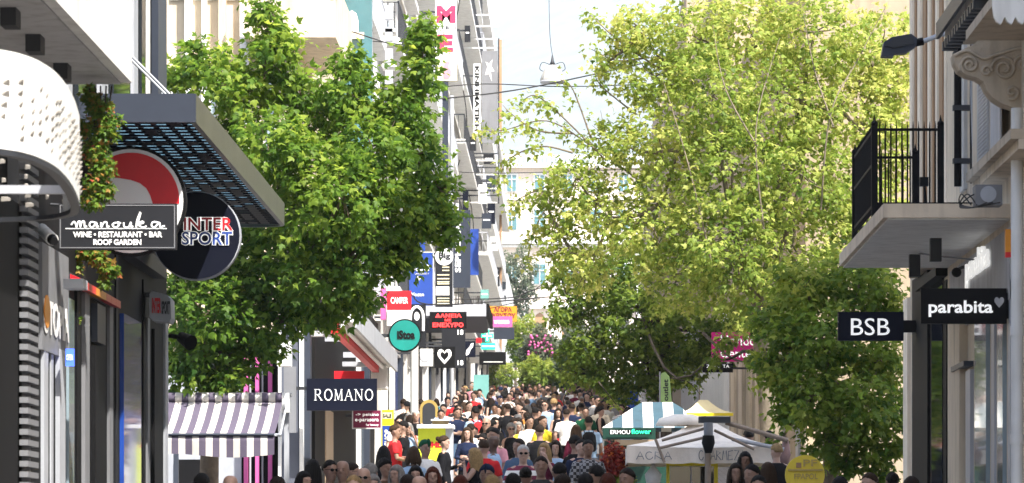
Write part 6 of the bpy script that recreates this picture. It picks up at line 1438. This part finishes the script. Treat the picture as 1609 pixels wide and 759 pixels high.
KEY = [
 (478,742,'f','fr','long','black','short','black','long','black','fair','phone','woman with long black hair at far left of the front row'),
 (519,724,'m','fr','short','black','tank','grey','long','navy','tan','walk','bearded man in grey sleeveless shirt below the navy serif sign','sunglasses'),
 (538,724,'m','f','bald','grey','short','beige','long','grey','tan','walk','bald man behind the man in grey sleeveless shirt'),
 (554,728,'f','r','bun','dark brown','short','black','long','black','fair','walk','woman in profile with tied dark hair near the dark shop','sunglasses'),
 (556,748,'m','f','short','blonde','short','cream','long','navy','fair','walk','fair haired man low in front row under the maroon sign'),
 (571,735,'m','f','bald','grey','short','red','long','grey','fair','stride','ruddy bald man in red tee in front row','sunglasses'),
 (582,729,'m','b','short','grey','short','light blue','long','beige','fair','walk','grey haired man seen from behind in light blue left rows'),
 (586,747,'f','f','bob','grey','short','floral','long','black','fair','phone','woman with grey bob and floral top in front row'),
 (603,702,'f','b','long','black','long','black','long','black','tan','walk','woman with long black hair and black top seen from behind'),
 (605,722,'f','fr','curly','black','tank','brown','skirt','brown','tan','walk','woman with piled curly black hair in brown sleeveless dress'),
 (623,732,'f','fl','long','grey','short','grey','long','navy','fair','walk','woman with grey streaked long hair in grey tee'),
 (650,703,'f','b','bob','brown','short','light blue','long','denim blue','fair','walk','woman with short brown hair seen from behind in pale top'),
 (633,662,'m','l','short','black','short','black','long','black','tan','fold','bearded man in black tee standing with folded arms by the shops'),
 (621,668,'m','r','short','brown','short','red','long','denim blue','tan','fold','man in red tee and jeans leaning beside the poster stand'),
 (668,692,'m','fr','cap','dark green','short','white','long','olive','tan','phone','man in dark green cap and white tee by the yellow counter'),
 (698,685,'f','r','bun','brown','long','black','long','black','fair','phone','woman in black jacket holding a phone in front of yellow counter'),
 (680,735,'f','f','long','red','short','red','skirt','red','fair','walk','woman with long red hair in red dress in front row'),
 (653,733,'f','f','long','black','tank','white','skirt','white','fair','walk','woman with black hair in white sleeveless top in front row'),
 (641,747,'m','b','short','dark brown','short','brown','long','black','tan','walk','man with dark brown hair seen from behind in brown tee'),
 (659,748,'m','b','bald','grey','short','white','long','black','fair','walk','bald man seen from behind in white tee at bottom edge'),
 (693,644,'m','f','short','black','short','white','long','black','tan','fold','dark haired man in white tee behind the yellow counter'),
 (718,641,'m','fr','short','dark brown','short','navy','shorts','denim blue','tan','fold','man in navy tee and pale jeans right of yellow counter'),
 (734,672,'f','f','long','brown','long','navy','long','black','fair','fold','woman in navy long sleeved top right of yellow counter'),
 (775,685,'m','l','bald','black','long','light blue','long','navy','dark','walk','dark skinned bald man in pale blue shirt facing left'),
 (760,691,'m','b','short','brown','short','red','long','denim blue','fair','walk','person in red tee behind the man in pale blue shirt'),
 (745,705,'f','l','long','blonde','tank','black','skirt','black','tan','face','blonde woman in black sleeveless top left of pale blue shirt'),
 (777,635,'m','f','short','black','long','white','long','black','brown','walk','man in white long sleeved top and black trousers left centre'),
 (803,666,'f','f','curly','grey','tank','black','long','black','tan','walk','grey curly haired woman in black vest with sunglasses','sunglasses'),
 (822,700,'m','f','short','white','short','maroon and white striped','long','beige','fair','walk','white haired man in maroon polo with white stripe','sunglasses'),
 (815,690,'m','fl','short','dark brown','long','denim blue','long','navy','tan','walk','dark haired man in denim shirt behind the maroon polo'),
 (848,668,'m','b','short','dark brown','short','black','long','black','tan','walk','broad man seen from behind in black tee at centre'),
 (853,654,'m','fr','short','dark brown','short','yellow','long','grey','tan','strap','man in yellow tee just beyond the broad black tee'),
 (890,643,'m','b','short','dark brown','short','white','shorts','black','fair','walk','man in white tee and black shorts seen from behind at centre'),
 (877,642,'f','f','long','dark brown','tank','black','skirt','red','fair','walk','woman in black top and red skirt beside white tee'),
 (832,654,'m','fr','short','black','short','white','long','cream','tan','walk','man in white tee with dark shoulder bag left of yellow tee','bag:black'),
 (855,697,'f','fl','long','blonde','short','maroon','long','black','fair','face','blonde woman touching her face in front of broad man'),
 (850,718,'m','f','short','dark brown','short','charcoal','long','black','tan','walk','man in charcoal shirt with stern face in front rows'),
 (873,693,'f','f','bob','dark brown','short','light blue','long','beige','fair','walk','smiling woman with dark bob in light blue tee'),
 (920,640,'m','f','short','dark brown','short','dark green','long','beige','tan','walk','man in dark green tee right of white tee'),
 (925,655,'m','b','short','black','short','light blue','long','grey','tan','walk','man with black backpack seen from behind right of centre','pack:black'),
 (924,692,'m','f','short','black','long','black checked','long','black','brown','walk','man in black checked shirt near the flower kiosk'),
 (905,668,'f','b','long','brown','long','maroon','long','denim blue','fair','walk','woman in maroon jacket and blue jeans seen from behind'),
 (879,728,'m','b','short','black','short','white','long','navy','tan','strap','man with black hair in white tee from behind with strap','pack:charcoal'),
 (885,746,'m','br','short','dark brown','short','pink','long','black','tan','walk','dark haired man in pink tee at bottom edge centre'),
 (723,748,'f','b','long','red','short','floral','long','black','fair','walk','red haired woman seen from behind in floral top'),
 (765,731,'m','f','cap','navy','short','grey','long','black','tan','walk','man in navy cap and grey tee below pale blue shirt'),
 (773,748,'f','b','bob','blonde','short','cream','long','beige','fair','walk','woman with blonde bob seen from behind in cream top'),
 (806,745,'m','b','short','black','short','navy','long','black','tan','walk','man with black hair in navy tee from behind front centre'),
 (826,735,'f','b','bun','black','short','red','long','black','tan','walk','woman with black bun in red top from behind'),
 (936,732,'m','bl','short','black','short','cream','long','navy','tan','walk','black haired man in cream tee left of the red flowers'),
 (920,745,'m','b','short','black','long','grey','long','black','brown','walk','black haired man in grey top seen from behind near kiosk'),
 (985,737,'m','fl','short','dark brown','short','orange','long','black','tan','walk','man with short hair in orange tee by the red flowers'),
 (955,747,'f','b','curly','red','short','brown','long','black','fair','walk','woman with curly red hair beside the red flowers'),
 (1181,731,'m','fl','short','black','short','white','long','navy','tan','strap','black haired man in white tee near the yellow round sign','pack:navy'),
 (1206,728,'f','bl','long','brown','short','white','long','denim blue','fair','walk','brown haired woman in white beside the yellow round sign'),
 (1156,729,'f','f','long','dark brown','short','lilac','skirt','lilac','tan','walk','woman with long hair in lilac dress under parasol edge'),
 (1192,748,'m','f','short','black','short','black','long','black','tan','walk','black haired man low in front of the parasol edge'),
 (1366,744,'m','fl','short','brown','short','beige','long','navy','fair','walk','brown haired man at bottom right under the green tree'),
 (1402,743,'f','b','bun','black','short','teal','long','black','tan','walk','woman with black bun at bottom right by the cream pier'),
 (1320,750,'m','b','short','black','short','olive','long','black','tan','walk','black haired man bottom right of the yellow round sign'),
 (1432,750,'m','b','short','dark brown','short','black','long','black','tan','walk','dark haired man at bottom right below the black frame'),
 (317,745,'m','b','short','black','short','charcoal','long','black','tan','walk','black haired man alone under the striped awning'),
 (436,752,'f','b','curly','dark brown','short','teal','long','black','fair','walk','curly dark haired woman at bottom left beside the awning'),
 (362,747,'m','f','bald','grey','short','denim blue','long','black','fair','walk','bald man in blue at bottom edge under the awning'),
 (940,606,'m','b','short','black','short','red','long','navy','tan','walk','man in red tee far up the street under the tree'),
 (821,602,'f','f','bun','dark brown','short','red','long','black','fair','walk','woman in red top far away at centre left'),
 (848,628,'f','b','long','dark brown','short','pink','skirt','pink','fair','walk','woman in pink dress far up the street at centre'),
]
for k_ in KEY:
    put(*k_)
# the rest of the crowd
used = set(); RP = random.Random(77)
rows = [(116, 'front row'), (96, 'near rows'), (78, 'middle rows'), (62, 'upper middle rows'), (50, 'farther rows'), (41, 'distant rows'), (0, 'farthest rows')]
zones = [(470, 'by the left awning'), (545, 'before the dark shop'), (600, 'below the maroon sign'), (655, 'beside the poster stand'), (715, 'near the yellow counter'), (765, 'left of centre'), (815, 'just left of centre'), (860, 'at street centre'), (905, 'just right of centre'), (960, 'by the striped kiosk'), (1130, 'by the beige parasol'), (1260, 'near the yellow disc'), (9999, 'at the far right')]
def bounds(s):
    if s > 116: return [(300, 1440)]
    if s > 92: return [(592, 945), (1140, 1230)]
    if s > 62: return [(max(600, CX-4.7*s), 948)]
    return [(CX-4.7*s, 985 if s > 44 else 1010)]
made = 0; tries = 0; MAXP = 228
while made < MAXP and tries < 60000:
    tries += 1
    y = RP.uniform(45.5, 205); s = F/y
    bs = bounds(s); b = bs[0] if len(bs) == 1 or RP.random() < .85 else bs[1]
    px = RP.uniform(*b)
    if s > 92 and s < 116 and 655 < px < 712: continue
    if s <= 100 and s > 84 and 645 < px < 720: continue
    if s > 116 and (px < 450 or px > 960) and RP.random() < .8: continue
    if s > 108 and 1040 < px < 1140: continue
    ok_ = True
    for (qx, qs) in PL:
        X1_, Y1_ = (px-CX)/s, F/s; X2_, Y2_ = (qx-CX)/qs, F/qs
        if abs(X1_-X2_) < .42 and abs(Y1_-Y2_) < .62: ok_ = False; break
        # leave the hand placed faces open: nobody right in front of them
        if s > qs and (qx, qs) in PL[:len(KEY)] and s < qs*1.22 and abs(px-qx) < .30*s and s > 60: ok_ = False; break
    if not ok_: continue
    sex = RP.choice('mf'); face = RP.choices(['f', 'b', 'fl', 'fr', 'l', 'r', 'bl', 'br'], [34, 22, 10, 10, 4, 4, 8, 8])[0]
    hair = RP.choices(['short', 'bald', 'cap', 'curly'], [84, 4, 6, 6])[0] if sex == 'm' else RP.choices(['long', 'bun', 'bob', 'curly'], [48, 22, 18, 12])[0]
    hc = RP.choices(['black', 'dark brown', 'brown', 'blonde', 'grey', 'white', 'red'], [44, 28, 9, 7, 7, 2, 3])[0]
    tcs = list(TM.keys()); wt = [24, 28, 13, 8, 9, 5, 6, 2, 4, 2, 2, 5, 3, 3, 3, 2, 5, 5, 2, 2, 2, 2, 1][:len(tcs)]; tc = RP.choices(tcs, wt)[0]
    if hair == 'cap': hc = RP.choice(['black', 'navy', 'white', 'red'])
    row = next(n_ for a, n_ in rows if s >= a); zn = next(n_ for a, n_ in zones if px < a)
    hd = {'short': hc+' hair', 'bald': 'bald head', 'cap': hc+' cap', 'curly': 'curly '+hc+' hair', 'long': 'long '+hc+' hair', 'bun': hc+' bun', 'bob': hc+' bob'}[hair]
    fd = {'b': ' from behind', 'bl': ' from behind', 'br': ' from behind', 'l': ' in profile', 'r': ' in profile'}.get(face, '')
    lab = f"{'man' if sex == 'm' else 'woman'} with {hd} in {tc}{fd}, {row} {zn}"
    if lab in used or len(lab.replace(',', '').split()) > 16: continue
    used.add(lab)
    top = RP.choices(['short', 'tank', 'long'], [70, 5, 25] if sex == 'm' else [55, 30, 15])[0]
    bot = RP.choices(['long', 'shorts', 'skirt'], [72, 28, 0] if sex == 'm' else [62, 10, 28])[0]
    bc = tc if bot == 'skirt' and RP.random() < .7 else RP.choice(['black', 'navy', 'denim blue', 'grey', 'beige', 'white', 'olive'])
    h = RP.uniform(1.68, 1.85) if sex == 'm' else RP.uniform(1.57, 1.72)
    rot = {'f': 0, 'b': math.pi, 'l': -math.pi/2, 'r': math.pi/2, 'fl': -.6, 'fr': .6, 'bl': -2.5, 'br': 2.5}[face] + RP.uniform(-.25, .25)
    pose = RP.choices(['walk', 'stride', 'phone', 'fold', 'strap', 'face'], [34, 30, 12, 8, 10, 6])[0]
    p = person(PX(px, s), DY(s), sex, rot, hair, hc, top, tc, bot, bc, RP.choices(['fair', 'tan', 'brown', 'dark'], [45, 44, 9, 2])[0], pose, lab, h, 'sunglasses' if RP.random() < .22 and s > 55 else None)
    PL.append((px, s)); made += 1
    if made % 9 == 0 and s > 45:
        bcx = RP.choice(['black', 'navy', 'beige', 'red', 'grey']); kind_ = face in ('b', 'bl', 'br')
        bl_ = f"{bcx} {'backpack' if kind_ else 'shoulder bag'} on {'man' if sex == 'm' else 'woman'} in {tc}, {row} {zn}"
        if bl_ not in used:
            used.add(bl_); top_copy('backpack' if kind_ else 'shoulder_bag', PK if kind_ else BG, TM[bcx], p, bl_, 'backpack' if kind_ else 'bag', 'bags carried in the crowd')
print('people', made+len(KEY), 'tries', tries)
# ---------------------------------------------------------------- the air itself
HAZE = True
if HAZE:
    hm = bpy.data.materials.new('haze_air'); hm.use_nodes = True; n = hm.node_tree; n.nodes.clear()
    v = n.nodes.new('ShaderNodeVolumePrincipled'); v.inputs['Color'].default_value = (.84, .93, 1, 1); v.inputs['Density'].default_value = .00009; v.inputs['Anisotropy'].default_value = .2
    o = n.nodes.new('ShaderNodeOutputMaterial'); n.links.new(v.outputs[0], o.inputs['Volume'])
    part('haze', MB().box(-10000, 10000, -100, 13600, -8, 1500), hm, kind='stuff')
